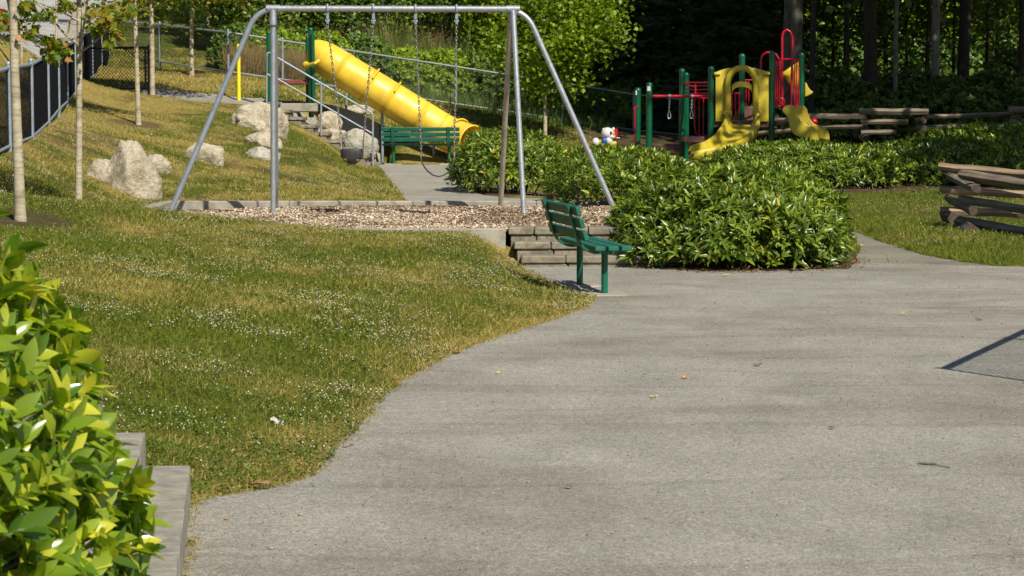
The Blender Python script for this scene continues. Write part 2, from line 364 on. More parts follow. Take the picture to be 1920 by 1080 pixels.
def scatter(name, tpl, P, D, Nn, L, W, tint, mat, parent=None, extra=None, H=None):
    """one mesh of many small leaves: position, direction, normal, length, width"""
    P = np.asarray(P, float); n = len(P); tv, tf = TPL[tpl]; tv = np.array(tv)
    D = D/np.maximum(np.linalg.norm(D, axis=1, keepdims=True), 1e-9)
    Nn = Nn-D*np.sum(Nn*D, axis=1, keepdims=True); Nn = Nn/np.maximum(np.linalg.norm(Nn, axis=1, keepdims=True), 1e-9)
    Sd = np.cross(Nn, D); L = np.broadcast_to(L, n)[:, None, None]; W = np.broadcast_to(W, n)[:, None, None]; Hh = L if H is None else np.broadcast_to(H, n)[:, None, None]
    V = P[:, None, :]+D[:, None, :]*L*tv[None, :, 0:1]+Sd[:, None, :]*W*tv[None, :, 1:2]+Nn[:, None, :]*Hh*tv[None, :, 2:3]
    k = len(tv); flat = np.concatenate([np.array(f) for f in tf]); tot = np.array([len(f) for f in tf])
    Fl = (np.arange(n)[:, None]*k+flat[None, :]).ravel(); T = np.tile(tot, n)
    at_ = {'tint': np.repeat(tint, k)}
    for kk, vv in (extra or {}).items(): at_[kk] = np.repeat(vv, k)
    V = V.reshape(-1, 3)
    if parent is not None:
        m = np.array(parent_matrix(parent).inverted()); V = V@m[:3, :3].T+m[:3, 3]
        return npmesh(name, V, Fl, T, at_, mat, parent)
    c = P.mean(0); c[2] = P[:, 2].min()
    return npmesh(name, V, Fl, T, at_, mat, None, origin=tuple(c))
def rv(n): 
    v = rng.normal(size=(n, 3)); return v/np.linalg.norm(v, axis=1, keepdims=True)
# cheap smooth value noise in numpy
_perm = rng.random((256, 256))
def vn(x, y, s=1., o=0):
    x = np.asarray(x)*s+o*17.3+1000; y = np.asarray(y)*s+o*7.7+1000; xi = np.floor(x).astype(int); yi = np.floor(y).astype(int); fx = x-xi; fy = y-yi
    fx = fx*fx*(3-2*fx); fy = fy*fy*(3-2*fy); g = lambda a, b: _perm[a % 256, b % 256]
    return (g(xi, yi)*(1-fx)+g(xi+1, yi)*fx)*(1-fy)+(g(xi, yi+1)*(1-fx)+g(xi+1, yi+1)*fx)*fy
def fbm(x, y, s=1., o=0): return .5*vn(x, y, s, o)+.27*vn(x, y, s*2.1, o+1)+.15*vn(x, y, s*4.3, o+2)+.08*vn(x, y, s*9, o+3)
# ------------------------------------------------------------------ lie of the land
CP = []
def cp(px, py, d): p = at(px, py, d); CP.append(tuple(p))
for a in [(35,425,24),(120,392,25),(240,392,25.5),(150,386,27.5),(60,345,31),(60,267,35.7),(0,290,33),(90,237,39.5),(126,196,47.9),(173,148,61.6),(190,140,70),
          (340,406,26),(500,421,26.5),(700,437,27.1),(930,445,27.3),(280,402,30.5),(280,396,33),(240,355,36),(330,340,37),(160,345,34),(380,300,41),(500,300,43),(480,245,49),(400,196,56.5),(480,196,56.6),
          (257,235,46),(180,240,43),(283,190,55),(361,142,66),(428,138,68),(500,149,69),(655,172,70.5),(809,192,72),(1000,221,73.5),(1188,247,75),
          (650,197,57.6),(700,232,58),(760,262,58.5),(850,292,58.5),(640,225,55.5),(690,303,54),(560,200,57),(560,250,52),(600,293,50),(500,350,39),(620,345,42),(700,358,39),
          (700,190,64),(600,178,66),(800,225,65),(900,262,64),(1024,268,68),
          (165,169,55.6),(215,168,55.3),(279,168,55),(200,205,49.5),(180,185,52.5),(232,187,52.5),(281,188,56.2),(150,182,51.5),(250,158,58),(200,156,58.5),(250,760,13.5),(150,600,17),(100,480,21),(400,600,17.5),(500,760,13.9),(600,500,23),(800,552,21.6),(300,480,22),(850,470,25),(450,700,15),(230,850,12),
          (60,100,52),(0,105,55),(130,35,90),(60,25,95),(100,20,105),(0,60,72),(300,60,82),(220,95,76),(420,120,76),(240,130,66)]: cp(*a)
CP += [(-12,20,2.2),(-12,35,2.6),(-14,50,3.1),(-6,20,1.2),(-6,10,1.3),(-3,8,.6),(-2.2,10.5,.42),(-2.2,6,.4),(-6,0,1),(-3,0,.5),(-1.2,0,.02),(3,0,0),(12,0,0),(3,15,0),(12,15,0),(3,24,0),(7,30,0),(12,30,0),(20,20,0),(5,36,0),(9,40,0),(5,44,.1),(12,46,.1),(20,40,.1),
       (2.6,27.5,.02),(4.1,28.5,0),(1.7,29,.32),(2.6,30.5,.25),(3.0,34,.28),(1.6,34,.33),(0,38,.33),(0,45,.33),(-1,50,.33),(0,55,.33),(3,45,.33),(4,50,.33),(5,55,.33),(7,55,.3),(9,58,.2),(4,60,.33),(3,66,.4),(7,68,.3),(12,60,.2),(16,62,.3),(20,60,.3),
       (1,85,1.6),(8,85,1.0),(14,85,1.6),(22,85,2),(4,100,6),(12,102,3.5),(20,102,4),(-4,90,6),(-10,95,6.5),(0,115,13),(12,118,9),(24,115,10),(-12,120,9),(-25,60,4.5),(-30,100,7),(-25,120,9),(-20,30,4),(-25,0,4),
       (0,150,32),(30,150,30),(-30,150,14),(0,170,42),(45,100,9),(45,40,2),(45,0,0),(-45,170,20),(45,170,40),(0,-30,0),(-30,-30,4),(40,-30,0),(-4.9,31,.4),(-5.2,34.5,.45),(-1.2,30,.3),(-3,30,.3),(-4,36,.44),(-2,36,.42),(-1.2,36,.38)]
CPa = np.array(CP); CX = CPa[:, :2]
def kern(r2): return np.sqrt(r2+4.)
_d2 = ((CX[:, None]-CX[None])**2).sum(2); _n = len(CX)
_A = np.zeros((_n+3, _n+3)); _A[:_n, :_n] = kern(_d2)-np.eye(_n)*.05; _A[:_n, _n] = 1; _A[:_n, _n+1:] = CX; _A[_n, :_n] = 1; _A[_n+1:, :_n] = CX.T
_w = np.linalg.solve(_A, np.concatenate([CPa[:, 2], [0]*3]))
def rbf(x, y):
    x = np.asarray(x, float).ravel(); y = np.asarray(y, float).ravel(); out = np.zeros(len(x))
    for i in range(0, len(x), 20000):
        xs = x[i:i+20000]; ys = y[i:i+20000]
        K = kern((xs[:, None]-CX[None, :, 0])**2+(ys[:, None]-CX[None, :, 1])**2)
        out[i:i+20000] = K@_w[:_n]+_w[_n]+_w[_n+1]*xs+_w[_n+2]*ys
    return out
def sdist(x, y, poly):                   # signed distance to polygon (negative inside)
    x = np.asarray(x, float).ravel(); y = np.asarray(y, float).ravel(); d = np.full(len(x), 1e9); ins = np.zeros(len(x), bool); m = len(poly)
    for i in range(m):
        ax, ay = poly[i][:2]; bx, by = poly[(i+1) % m][:2]; ex, ey = bx-ax, by-ay
        t = np.clip(((x-ax)*ex+(y-ay)*ey)/(ex*ex+ey*ey+1e-12), 0, 1)
        d = np.minimum(d, np.hypot(x-ax-t*ex, y-ay-t*ey))
        if ay != by: ins ^= ((ay > y) != (by > y)) & (x < (bx-ax)*(y-ay)/(by-ay)+ax)
    return np.where(ins, -d, d)
_RC = {}
def sdf(x, y, poly):                     # cached distance raster for the big outlines
    x = np.asarray(x, float).ravel(); y = np.asarray(y, float).ravel(); k = id(poly)
    if k not in _RC:
        P_ = np.array([q[:2] for q in poly]); x0, y0 = max(-4.5, P_[:, 0].min()-1), max(8., P_[:, 1].min()-1); x1, y1 = min(11., P_[:, 0].max()+1), P_[:, 1].max()+1; s = .06
        nx, ny = int((x1-x0)/s)+1, int((y1-y0)/s)+1; X, Y = np.meshgrid(x0+np.arange(nx)*s, y0+np.arange(ny)*s)
        _RC[k] = (x0, y0, s, nx, ny, sdist(X, Y, poly).reshape(ny, nx), [q for i, q in enumerate(poly) if i % 6 == 0 or abs(q[0]) > 7 or q[1] < 8])
    x0, y0, s, nx, ny, G, cp_ = _RC[k]; u = (x-x0)/s; v = (y-y0)/s; ins = (u >= 0) & (v >= 0) & (u < nx-1) & (v < ny-1); out = np.empty(len(x))
    i = u[ins].astype(int); j = v[ins].astype(int); a = u[ins]-i; b = v[ins]-j
    out[ins] = (G[j, i]*(1-a)+G[j, i+1]*a)*(1-b)+(G[j+1, i]*(1-a)+G[j+1, i+1]*a)*b
    if (~ins).any(): out[~ins] = sdist(x[~ins], y[~ins], cp_)
    return out
def smooth_poly(pts, step=.08, jit=.02, seed=3):
    r = random.Random(seed); out = []; m = len(pts)
    for i in range(m):
        a = Vector(pts[i][:2]); b = Vector(pts[(i+1) % m][:2]); L = (b-a).length; k = max(1, int(min(L, 14)/step)) if L < 14 else 1
        for j in range(k):
            p = a.lerp(b, j/k); w1 = (float(fbm(p.x, p.y, 3.1, 51))-.5)*jit*7; w2 = (float(fbm(p.x, p.y, 3.1, 57))-.5)*jit*7; out.append((p.x+w1+r.uniform(-jit, jit)*.7, p.y+w2+r.uniform(-jit, jit)*.7))
    return out
def catmull(pts, n=6):
    out = []
    for i in range(len(pts)-1):
        p0 = Vector(pts[max(i-1, 0)]); p1 = Vector(pts[i]); p2 = Vector(pts[i+1]); p3 = Vector(pts[min(i+2, len(pts)-1)])
        for k in range(n):
            t = k/n; out.append(.5*((2*p1)+(p2-p0)*t+(2*p0-5*p1+4*p2-p3)*t*t+(3*p1-p0-3*p2+p3)*t**3))
    out.append(Vector(pts[-1])); return out
edge = [ong(*p) for p in [(330,1080),(345,1005),(366,950),(440,927),(540,908),(590,882),(640,830),(690,775),(725,738),(790,690),(880,652),(980,618),(1060,592),(1100,575),(1112,560),(1070,547),(1015,522),(985,508),(968,499)]]
edge = [(-1.1, -6, 0), (-1.12, 6, 0)]+[tuple(e) for e in edge]
edge = [tuple(v) for v in catmull(edge, 4)]
back = [tuple(ong(*p)) for p in [(1150,497),(1200,501),(1300,504),(1480,506),(1588,505),(1606,492)]]
spur_l = [tuple(ong(*p)) for p in [(1606,492),(1606,470),(1598,450),(1575,432),(1540,418)]]
spur_r = [tuple(v) for v in catmull([tuple(ong(*p)) for p in [(1560,418),(1600,432),(1650,452),(1720,474),(1800,490),(1870,499),(1925,503)]], 4)]+[(9, 27.0, 0), (16, 27.4, 0)]
LOWER = smooth_poly(edge+back+[(8, 25.8, 0), (16, 25.9, 0), (16, -6, 0)], .08, .014)
SPUR = smooth_poly([back[-1]]+spur_l+spur_r+[(16, 25.86, 0), (8, 25.76, 0)], .12, .012)
UP_L = [tuple(ong(px, py, .33)) for px, py in [(762,377),(745,355),(724,330),(712,314),(700,309)]]
UPPER = smooth_poly([(-1.45, 34.2)]+[p[:2] for p in catmull(UP_L, 3)]+[(-2.4, 56.2), (-.9, 56.4), (-.75, 48), (-.9, 42), (-.5, 38.8), (.0, 37.4), (1.9, 37.2), (1.9, 34.2)], .15, .012)
TOPP = smooth_poly([tuple(at(px, py, d))[:2] for px, py, d in [(268,195,56.3),(420,194.5,56.4),(520,196,56.6),(640,196,57),(712,197,57.2),(705,190,58.3),(520,188,58.2),(400,186,58.2),(268,186,58)]], .2, .015)
PIT = [(-4.85, 27.45), (2.0, 27.45), (2.0, 34.1), (-4.85, 34.1)]
ROAD = [(-40, 40), (-15.5, 46), (-11.9, 55.5), (-14.4, 78), (-16.6, 91), (-15, 112), (-60, 112), (-60, 40)]
def sm(t): t = np.clip(t, 0, 1); return t*t*(3-2*t)
def zt(x, y, raw=False):
    x = np.asarray(x, float).ravel(); y = np.asarray(y, float).ravel(); z = rbf(x, y)
    z = z+(fbm(x, y, .9, 4)-.5)*.07*sm((y-5)/10)+(fbm(x, y, 3, 9)-.5)*.03
    du = sdf(x, y, UPPER); z = .33+(z-.33)*sm(du/1.4)
    dp = sdist(x, y, PIT); z = .345+(z-.345)*sm((dp-.1)/1.2)
    dl = np.minimum(sdf(x, y, LOWER), sdf(x, y, SPUR)); z0 = z*sm(dl/(1.1-.55*sm((y-24.3)/1.5)))+.018*sm(dl/.05)
    z = np.where(y < 27.0, z0, np.where(y > 27.5, z*sm(dl/.7)+.015, z0+(z*sm(dl/.7)+.015-z0)*(y-27)/.5)); z = np.where((y > 27.45) & (dl < 5) & (x < 2.) & (x > -6), np.maximum(z, .30), z)
    sz_ = STZ(x); kk = np.clip(np.minimum((y-53.2)/1.2, (57.6-y)/.5), 0, 1)*((x > -4.55*57/56-1.1) & (x < -2.9)); z = np.where(kk > 0, np.minimum(z, sz_-.16+(1-kk)*.8), z)
    if raw: return z
    z = np.where(dl < 0, -.05*sm(-dl/.15)+.005, z)
    z = np.where(du < 0, .335-.06*sm(-du/.15), z)
    z = np.where(dp < 0, np.where(dp < -.1, .15, .2), z)
    dt = sdf(x, y, TOPP); z = np.where(dt < 0, z-.05, z)
    st = (x > .1) & (x < 2.0) & (y > 26.8) & (y < 27.75); z = np.where(st, np.minimum(z, -.02), z)
    return z
_s0, _s1 = at(697, 309, 55.2), at(697-24.1*8, 309-14.3*8, 55.2)
def STZ(x): return _s0.z+(x-_s0.x)/(_s1.x-_s0.x)*(_s1.z-_s0.z)
def gz(x, y): return float(zt([x], [y], True)[0])
# shrubs: (x, y, base z, rx, ry, top z)
SHR = [(-.07,40.4,.33,.97,1.5,1.33),(1.58,35.4,.33,1.02,2.1,1.13),(2.56,28.12,.0,1.3,1.9,1.02),(3.55,37.2,.2,1.1,1.6,.84),(5.6,47.2,.15,1.85,1.6,.98),(8.7,49.3,.1,2.05,2.2,1.02),(11.4,55.5,.2,2.6,2.2,1.28)]
TREES_G = [(35,425,24),(150,388,27.3),(257,235,46),(283,190,55),(361,142,66),(1024,268,68)]
def soilmask(x, y):
    s = np.zeros(len(x))
    for (a, b, _, rx, ry, _) in SHR: s = np.maximum(s, 1-sm((np.hypot((x-a)/rx, (y-b)/ry)-1.3)/.12))
    for t in TREES_G:
        p = at(*t); s = np.maximum(s, .75*(1-sm((np.hypot(x-p.x, (y-p.y)*.7)-.25-.25*fbm(x, y, 3, 5))/.3)))
    s = np.maximum(s, sm((y-75-vn(x, y, .4)*2)/2)*sm((x+7.5)/2)); s = np.maximum(s, .85*sm((x-.3-vn(x, y, .5)*1.5)/2)*sm((y-57)/4))
    s = np.maximum(s, .5*sm((fbm(x, y, .7, 33)-.62)/.08)*sm((y-29)/5))
    return s
def drymask(x, y):
    d = .36+(fbm(x, y, .55, 21)-.5)*1.1+(fbm(x, y*.6, 2.2, 25)-.5)*1.0
    d = d+.1*sm((y-28)/4)*sm((-x-.5)/2)+.3*sm((-x-5.5)/3)*sm((y-26)/5)+.15*np.exp(-((y-64)/4)**2)-.5*sm((y-71)/2)*sm((x+14.5)/1)
    dl = sdf(x, y, LOWER); d = d+.55*np.exp(-np.abs(dl)/.16)+.25*np.exp(-np.abs(dl)/.5)
    d = d-.45*sm((x-3)/1)*sm((y-26)/2)-.22*np.exp(-((y-17)/5)**2)*sm((-x)/.5)
    return np.clip(d, 0, 1)
def grid(x0, x1, y0, y1, s): return np.arange(x0, x1+s*.5, s), np.arange(y0, y1+s*.5, s)
def terrain():
    xs = np.concatenate([np.arange(-60, -16, 2.), np.arange(-16, -7, .4), np.arange(-7, 6, .12), np.arange(6, 16, .4), np.arange(16, 61, 2.5)])
    ys = np.concatenate([np.arange(-30, 4, 2.), np.arange(4, 9, .25), np.arange(9, 29, .1), np.arange(29, 62, .2), np.arange(62, 90, .5), np.arange(90, 176, 2.)])
    X, Y = np.meshgrid(xs, ys); nx, ny = len(xs), len(ys); x = X.ravel(); y = Y.ravel(); z = zt(x, y)
    i = (np.arange(ny-1)[:, None]*nx+np.arange(nx-1)[None]).ravel()
    Fc = np.stack([i, i+1, i+nx+1, i+nx], 1).ravel()
    o = npmesh('ground', np.stack([x, y, z], 1), Fc, np.full(len(i), 4), {'dry': drymask(x, y), 'soil': soilmask(x, y)}, M['ground'], smooth=True)
    props(o, kind='structure')
terrain()
def sheet(name, poly, z, mat, skirt=.12):
    bm = bmesh.new(); zf = z if callable(z) else (lambda x, y: z)
    vs = [bm.verts.new((p[0], p[1], 0)) for p in poly]; f = bm.faces.new(vs); bmesh.ops.triangulate(bm, faces=[f])
    for v in bm.verts: v.co.z = zf(v.co.x, v.co.y)
    bm.normal_update()
    for f in bm.faces:
        if f.normal.z < 0: f.normal_flip()
    bd = [e for e in bm.edges if e.is_boundary]; r = bmesh.ops.extrude_edge_only(bm, edges=bd)
    for v in [g for g in r['geom'] if isinstance(g, bmesh.types.BMVert)]: v.co.z -= skirt
    me = bpy.data.meshes.new(name); bm.to_mesh(me); bm.free(); o = link(name, me, mat); return props(o, kind='structure')
sheet('path', LOWER, 0.006, M['asphalt'])
sheet('path', SPUR, 0.001, M['asphalt2'])
sheet('path', UPPER, .338, M['concrete_path'])
# path along the top of the bank, following it
def drape(name, poly, mat, off=.02, step=.5):
    x0 = min(p[0] for p in poly); x1 = max(p[0] for p in poly); y0 = min(p[1] for p in poly); y1 = max(p[1] for p in poly)
    bm = bmesh.new(); vs = [bm.verts.new((p[0], p[1], 0)) for p in poly]; bm.faces.new(vs)
    for a in np.arange(x0+step*.37, x1, step): bmesh.ops.bisect_plane(bm, geom=bm.verts[:]+bm.edges[:]+bm.faces[:], plane_co=(a, 0, 0), plane_no=(1, 0, 0))
    for a in np.arange(y0+step*.37, y1, step): bmesh.ops.bisect_plane(bm, geom=bm.verts[:]+bm.edges[:]+bm.faces[:], plane_co=(0, a, 0), plane_no=(0, 1, 0))
    bm.normal_update()
    for f in bm.faces:
        if f.normal.z < 0: f.normal_flip()
    bm.verts.ensure_lookup_table(); zz = zt([v.co.x for v in bm.verts], [v.co.y for v in bm.verts], True)
    for v, h in zip(bm.verts, zz): v.co.z = h+off
    bd = [e for e in bm.edges if e.is_boundary]; r = bmesh.ops.extrude_edge_only(bm, edges=bd)
    for v in [g for g in r['geom'] if isinstance(g, bmesh.types.BMVert)]: v.co.z -= .15
    me = bpy.data.meshes.new(name); bm.to_mesh(me); bm.free(); return props(link(name, me, mat), kind='structure')
drape('path', TOPP, M['concrete_path'], .0, .4)
drape('road', ROAD, M['road'], .05, 2.)
pk = [(-15.35, 46.2), (-11.75, 55.6), (-14.2, 78), (-16.4, 91)]
b = MB()
for a, c in zip(pk[:-1], pk[1:]):
    k = 14; P = [Vector(a).lerp(Vector(c), j/k) for j in range(k+1)]; Z = zt([p.x for p in P], [p.y for p in P], True)
    b.sweep([(p.x, p.y, z) for p, z in zip(P, Z)], [(-.12, -.1), (-.12, .13), (.9, .13), (.9, -.1)], closedprof=True)
props(b.build('pavement', M['concrete']), kind='structure')
# wood-chip pit
def chip_z(x, y): return .30+.06*sm((x+4.2)/2)+.05*fbm(x, y, .8, 3)-.02-.07*np.exp(-(((x+2.2)/.5)**2+((y-32.1)/.6)**2))-.07*np.exp(-(((x+1)/.55)**2+((y-32.1)/.6)**2))+.02*fbm(x, y, 5, 8)
xs, ys = np.arange(-4.80, 2.0, .06), np.arange(27.5, 34.06, .06); X, Y = np.meshgrid(xs, ys); x, y = X.ravel(), Y.ravel(); nx, ny = len(xs), len(ys)
i = (np.arange(ny-1)[:, None]*nx+np.arange(nx-1)[None]).ravel()
o = npmesh('ground_wood_chips', np.stack([x, y, chip_z(x, y)], 1), np.stack([i, i+1, i+nx+1, i+nx], 1).ravel(), np.full(len(i), 4), None, M['chipbed'], smooth=True); props(o, kind='structure')
n = 62000; x = rng.uniform(-4.8, 2, n); y = rng.uniform(27.5, 34, n)
P = np.stack([x, y, chip_z(x, y)+.006], 1); D = rv(n); D[:, 2] *= .25; Nn = rv(n)*.45+np.array([0, 0, 1]); brown = sm((fbm(x, y, .8, 40)-.46)/.12)
o = scatter('wood_chips', 'chip', P, D, Nn, rng.uniform(.02, .055, n), rng.uniform(.01, .024, n), np.clip(rng.random(n)**.8-.34*brown, 0, 1), M['chips']); props(o, kind='stuff')
# concrete border of the pit
b = MB()
def curbrun(a, c, w, z0, z1, seg=1.6):
    a = Vector(a); c = Vector(c); L = (c-a).length; k = max(1, round(L/seg)); t = (c-a).normalized(); ang = math.atan2(t.y, t.x)
    for j in range(k):
        m_ = a.lerp(c, (j+.5)/k); b.bbox((m_.x, m_.y, (z0+z1)/2), (L/k-.006, w, z1-z0), .012, Matrix.Rotation(ang, 3, 'Z'))
curbrun((-4.93, 34.17), (2.1, 34.17), .14, .1, .435); curbrun((-4.93, 27.5), (-4.93, 34.1), .15, .1, .43); curbrun((-4.85, 27.42), (-.07, 27.42), .14, -.05, .41)
curbrun((2.08, 27.9), (2.08, 34.1), .15, .1, .42)
props(b.build('pit_border', M['concrete']), 'low weathered concrete border around the wood chip pit under the swings', 'kerb')
# three stone steps up to the pit
st = empty('stone_steps', (.9, 27.2, 0), 'low rough grey stone block steps between the lawn bank and the largest shrub', 'steps')
yb = ong(1050, 497, 0).y
rws = [(0.10, 26.88, 0.0, .125, [.5, .42, .33, .35, .4], .40), (.02, 27.14, .02, .265, [.42, .46, .4, .4, .5], .40), (-.05, 27.40, .1, .415, [.3, .62, .4, .42, .42], .46)]
for x0, yf, z0, z1, ws, dp in rws:
    b = MB(); x = x0
    for wv in ws:
        b.bbox((x+wv/2, yf+dp/2, z1-.04), (wv-.008, dp, .085), .014, None, .004)
        b.bbox((x+wv/2+.03, yf+.02+dp/2, (z0+z1-.085)/2-.02), (wv-.012, dp-.01, z1-.09-z0+.04), .01, None, .003); x += wv
    b.build('step', M['stepblock'], st)
# block wall beneath the near hedge
b = MB(); A = ong(357, 873, .19); B_ = ong(330, 1080, .19); t = (B_-A).normalized(); nrm = Vector((-t.y, t.x, 0)); nrm = nrm if nrm.x < 0 else -nrm; ang = math.atan2(t.y, t.x)
for c_, (off, z0, z1) in enumerate([(0, -.05, .19), (.2, .1, .37), (.4, .25, .55)]):
    for j in range(15):
        L0 = j*.31+(.15 if c_ % 2 else 0)-(0 if c_ == 0 else .0); q = A+t*(L0+.155)+nrm*(off+.17)
        b.bbox((q.x, q.y, (z0+z1)/2), (.3095, .34, z1-z0), .004, Matrix.Rotation(ang, 3, 'Z'), .003)
props(b.build('block_wall', M['block']), 'stepped grey concrete block wall at the asphalt edge beneath the near hedge', 'retaining wall')
# ------------------------------------------------------------------ grass
def lawn_pts(n, x0, x1, y0, y1, pw=1.):
    u = rng.random(n); y = (y0**(1-pw)+(y1**(1-pw)-y0**(1-pw))*u)**(1/(1-pw)) if pw != 1 else y0*(y1/y0)**u
    fr = y*.2133+.5; xa = np.maximum(x0, -fr); xb = np.minimum(x1, fr); x = xa+(xb-xa)*rng.random(n)
    ok = (xb > xa) & (sdf(x, y, LOWER) > -.045) & (sdf(x, y, SPUR) > -.045) & (sdf(x, y, UPPER) > -.0) & (sdist(x, y, PIT) > .1) & (sdf(x, y, TOPP) > 0) & ~((x > -.05) & (x < 2.6) & (y > 26.9) & (y < 28)) & (sdist(x, y, ROAD) > .8)
    wl = (sdist(x, y, [(A.x, A.y+.02), (B_.x, B_.y), (B_.x-3, B_.y-1), (A.x-3, A.y+.02)]) > 0); ok &= wl
    return x[ok], y[ok]
def grass(n, reg, h, wd, pw, keep=None):
    x, y = lawn_pts(n, *reg, pw); s = soilmask(x, y); k = rng.random(len(x)) > s*1.3; x, y = x[k], y[k]
    z = zt(x, y, True); m = len(x); dr = drymask(x, y)
    D = rv(m); D[:, 2] = np.abs(D[:, 2])+.15+.35*rng.random(m); Nn = rv(m)
    lush = fbm(x, y, 1.3, 60); hh = h*(.45+.9*rng.random(m))*(.6+.8*lush)*(1-.35*dr)
    td = (rng.random(m) < np.clip(dr*1.15-.05, 0, 1)).astype(float)*rng.uniform(.5, 1, m)
    return np.stack([x, y, z-.004], 1), D, Nn, hh, wd*(.7+.6*rng.random(m)), np.clip(rng.normal(.5, .22, m), 0, 1), td
def mk(lst, name='grass'):
    P, D, Nn, L, W, T, Dr = [np.concatenate([q[i] for q in lst]) for i in range(7)]
    o = scatter(name, 'blade', P, D, Nn, L, W, T, M['blade'], extra={'dry': Dr}); props(o, kind='stuff')
mk([grass(150000, (-5, .8, 9.2, 17.5), .055, .0042, 1.2), grass(190000, (-6, 1.2, 16.5, 27.6), .055, .006, 1.2)])
mk([grass(150000, (-13, -.9, 27.4, 60), .07, .009, 1.6), grass(60000, (-14, 3, 58, 78), .11, .02, 1.)])
mk([grass(80000, (3.2, 11, 27.5, 50), .075, .007, 1.3)])
# white clover heads
x, y = lawn_pts(60000, -9, 1, 10.5, 45, 1.2); cl = fbm(x, y, .75, 70); c2 = fbm(x, y, 2.4, 77); band = np.exp(-((y-24.6)/1.6)**2)*.10
k = rng.random(len(x)) < np.clip((cl-.50+band+.05*np.exp(-((y-19)/4)**2))*9, .02, 1)*np.clip((c2-.42)*6, .06, 1)*.95*sm((y-11.5)/5); x, y = x[k], y[k]
xr, yr = lawn_pts(5000, 3.2, 11, 30, 48, 1.); k = rng.random(len(xr)) < np.clip((fbm(xr, yr, .8, 80)-.45)*4, .03, .6); x = np.concatenate([x, xr[k]]); y = np.concatenate([y, yr[k]])
m = len(x); P = np.stack([x, y, zt(x, y, True)+rng.uniform(.03, .07, m)], 1); r = rng.uniform(.008, .0145, m)*(1+np.maximum(0, y-26)*.02)
o = scatter('clover_flowers', 'ball', P, rv(m), rv(m), r, r, rng.random(m)**.7, M['flower']); props(o, kind='stuff')

# clover leaves between the blades
x, y = lawn_pts(150000, -7, 1.1, 10, 29, 1.25); k = rng.random(len(x)) < np.clip((fbm(x, y, .75, 70)-.42)*5, .08, 1)*np.clip((fbm(x, y, 2.4, 77)-.3)*3, .15, 1); x, y = x[k], y[k]; m = len(x)
D = rv(m); D[:, 2] *= .3; r = rng.uniform(.012, .022, m)
o = scatter('clover_leaves', 'diamond', np.stack([x, y, zt(x, y, True)+rng.uniform(.015, .045, m)], 1), D, rv(m)*.35+np.array([0, 0, 1]), r, r, rng.random(m), M['lf_clover']); props(o, kind='stuff')
# grit on the asphalt, dry clippings along the lawn edge, litter under the shrubs
n = 5200; y = 9*(30/9.)**rng.random(n); x = rng.uniform(-1, 1, n)*y*.22; k = sdf(x, y, LOWER) < -.03; x, y = x[k], y[k]; m = len(x); r = rng.uniform(.003, .009, m)*(.6+y/25)
o = scatter('grit', 'ball', np.stack([x, y, np.full(m, .008)+r*.3], 1), rv(m), rv(m), r, r*.8, rng.random(m), M['grit']); props(o, kind='stuff')
n = 60000; y = 9*(28/9.)**rng.random(n); x = rng.uniform(-3.5, 1.2, n); d = sdf(x, y, LOWER); k = (d > -.16) & (d < .12) & (rng.random(n) < np.exp(-np.abs(d+.02)/.05)*(.35+.9*(fbm(x, y, 1.6, 91) > .5))); x, y, d = x[k], y[k], d[k]; m = len(x); D = rv(m); D[:, 2] *= .12
o = scatter('grass_clippings', 'chip', np.stack([x, y, np.where(d < 0, .011, .03)+rng.random(m)*.008], 1), D, rv(m)*.3+np.array([0, 0, 1]), rng.uniform(.015, .05, m), rng.uniform(.002, .006, m), np.clip(rng.normal(.75, .2, m), 0, 1), M['litter']); props(o, kind='stuff')
n = 9000; x = rng.uniform(.9, 4.3, n); y = rng.uniform(25.9, 31, n); q = np.hypot((x-2.56)/1.35, (y-28.12)/1.95); k = (q > .8) & (q < 1.3) & (rng.random(n) < np.exp(-np.maximum(0, q-1.08)/.05)); x, y = x[k], y[k]; m = len(x); D = rv(m); D[:, 2] *= .2
o = scatter('leaf_litter', 'quadleaf', np.stack([x, y, np.maximum(zt(x, y, True), .008)+.006], 1), D, rv(m)*.3+np.array([0, 0, 1]), rng.uniform(.03, .08, m), rng.uniform(.012, .03, m), rng.random(m), M['litter']); props(o, kind='stuff')
# ------------------------------------------------------------------ swing frame
def V3(x, y, z): return Vector((x, y, z))
sw = empty('swing_frame', (-1.4, 32, .33), 'tall galvanised steel swing frame with splayed tripod legs standing in the wood chips', 'swing frame')
DT = 32.05
tl, tr = at(512, 16, DT), at(962, 17, DT); rr = .052
def bend(p_top, p_out, foot, n=8, R=.42):
    d1 = (p_out-p_top).normalized(); d2 = (foot-p_out).normalized(); a = p_out-d1*R; c = p_out+d2*R
    return [p_top, a]+[(a*(1-t)**2+p_out*2*t*(1-t)+c*t*t) for t in [k/n for k in range(1, n)]]+[c, foot]
lf = ong(317, 408, .33); lf.y = DT; lf.z = .3; lf = at(316, 405, DT); rf = at(1157, 404, DT)
b = MB(); b.tube([tl-V3(.02,0,0), tr+V3(.02,0,0)], .041, 16); b.build('top_rail', M['galv'], sw, True)
b = MB(); b.tube(bend(tl, at(484, 13, DT), lf, R=.3), .037, 14); b.build('leg', M['galvmatt'], sw, True)
b = MB(); b.tube(bend(tr, at(984, 15, DT), rf, R=.3), .037, 14); b.build('leg', M['galv'], sw, True)
f1, f2, f3, f4 = ong(512, 408, .3), ong(517.5, 396, .3), ong(984, 411.5, .3), ong(937, 395.4, .3)
for top, ft, mt in ((tl, f1, 'galv'), (tl+V3(.02,.05,0), f2, 'galvmatt'), (tr+V3(0,-.03,-.03), f3, 'galv'), (tr+V3(-.03,.05,-.05), f4, 'steelbrush')):
    b = MB(); b.tube([top, ft+V3(0,0,-.15)], .036, 14); b.build('leg', M[mt], sw, True)
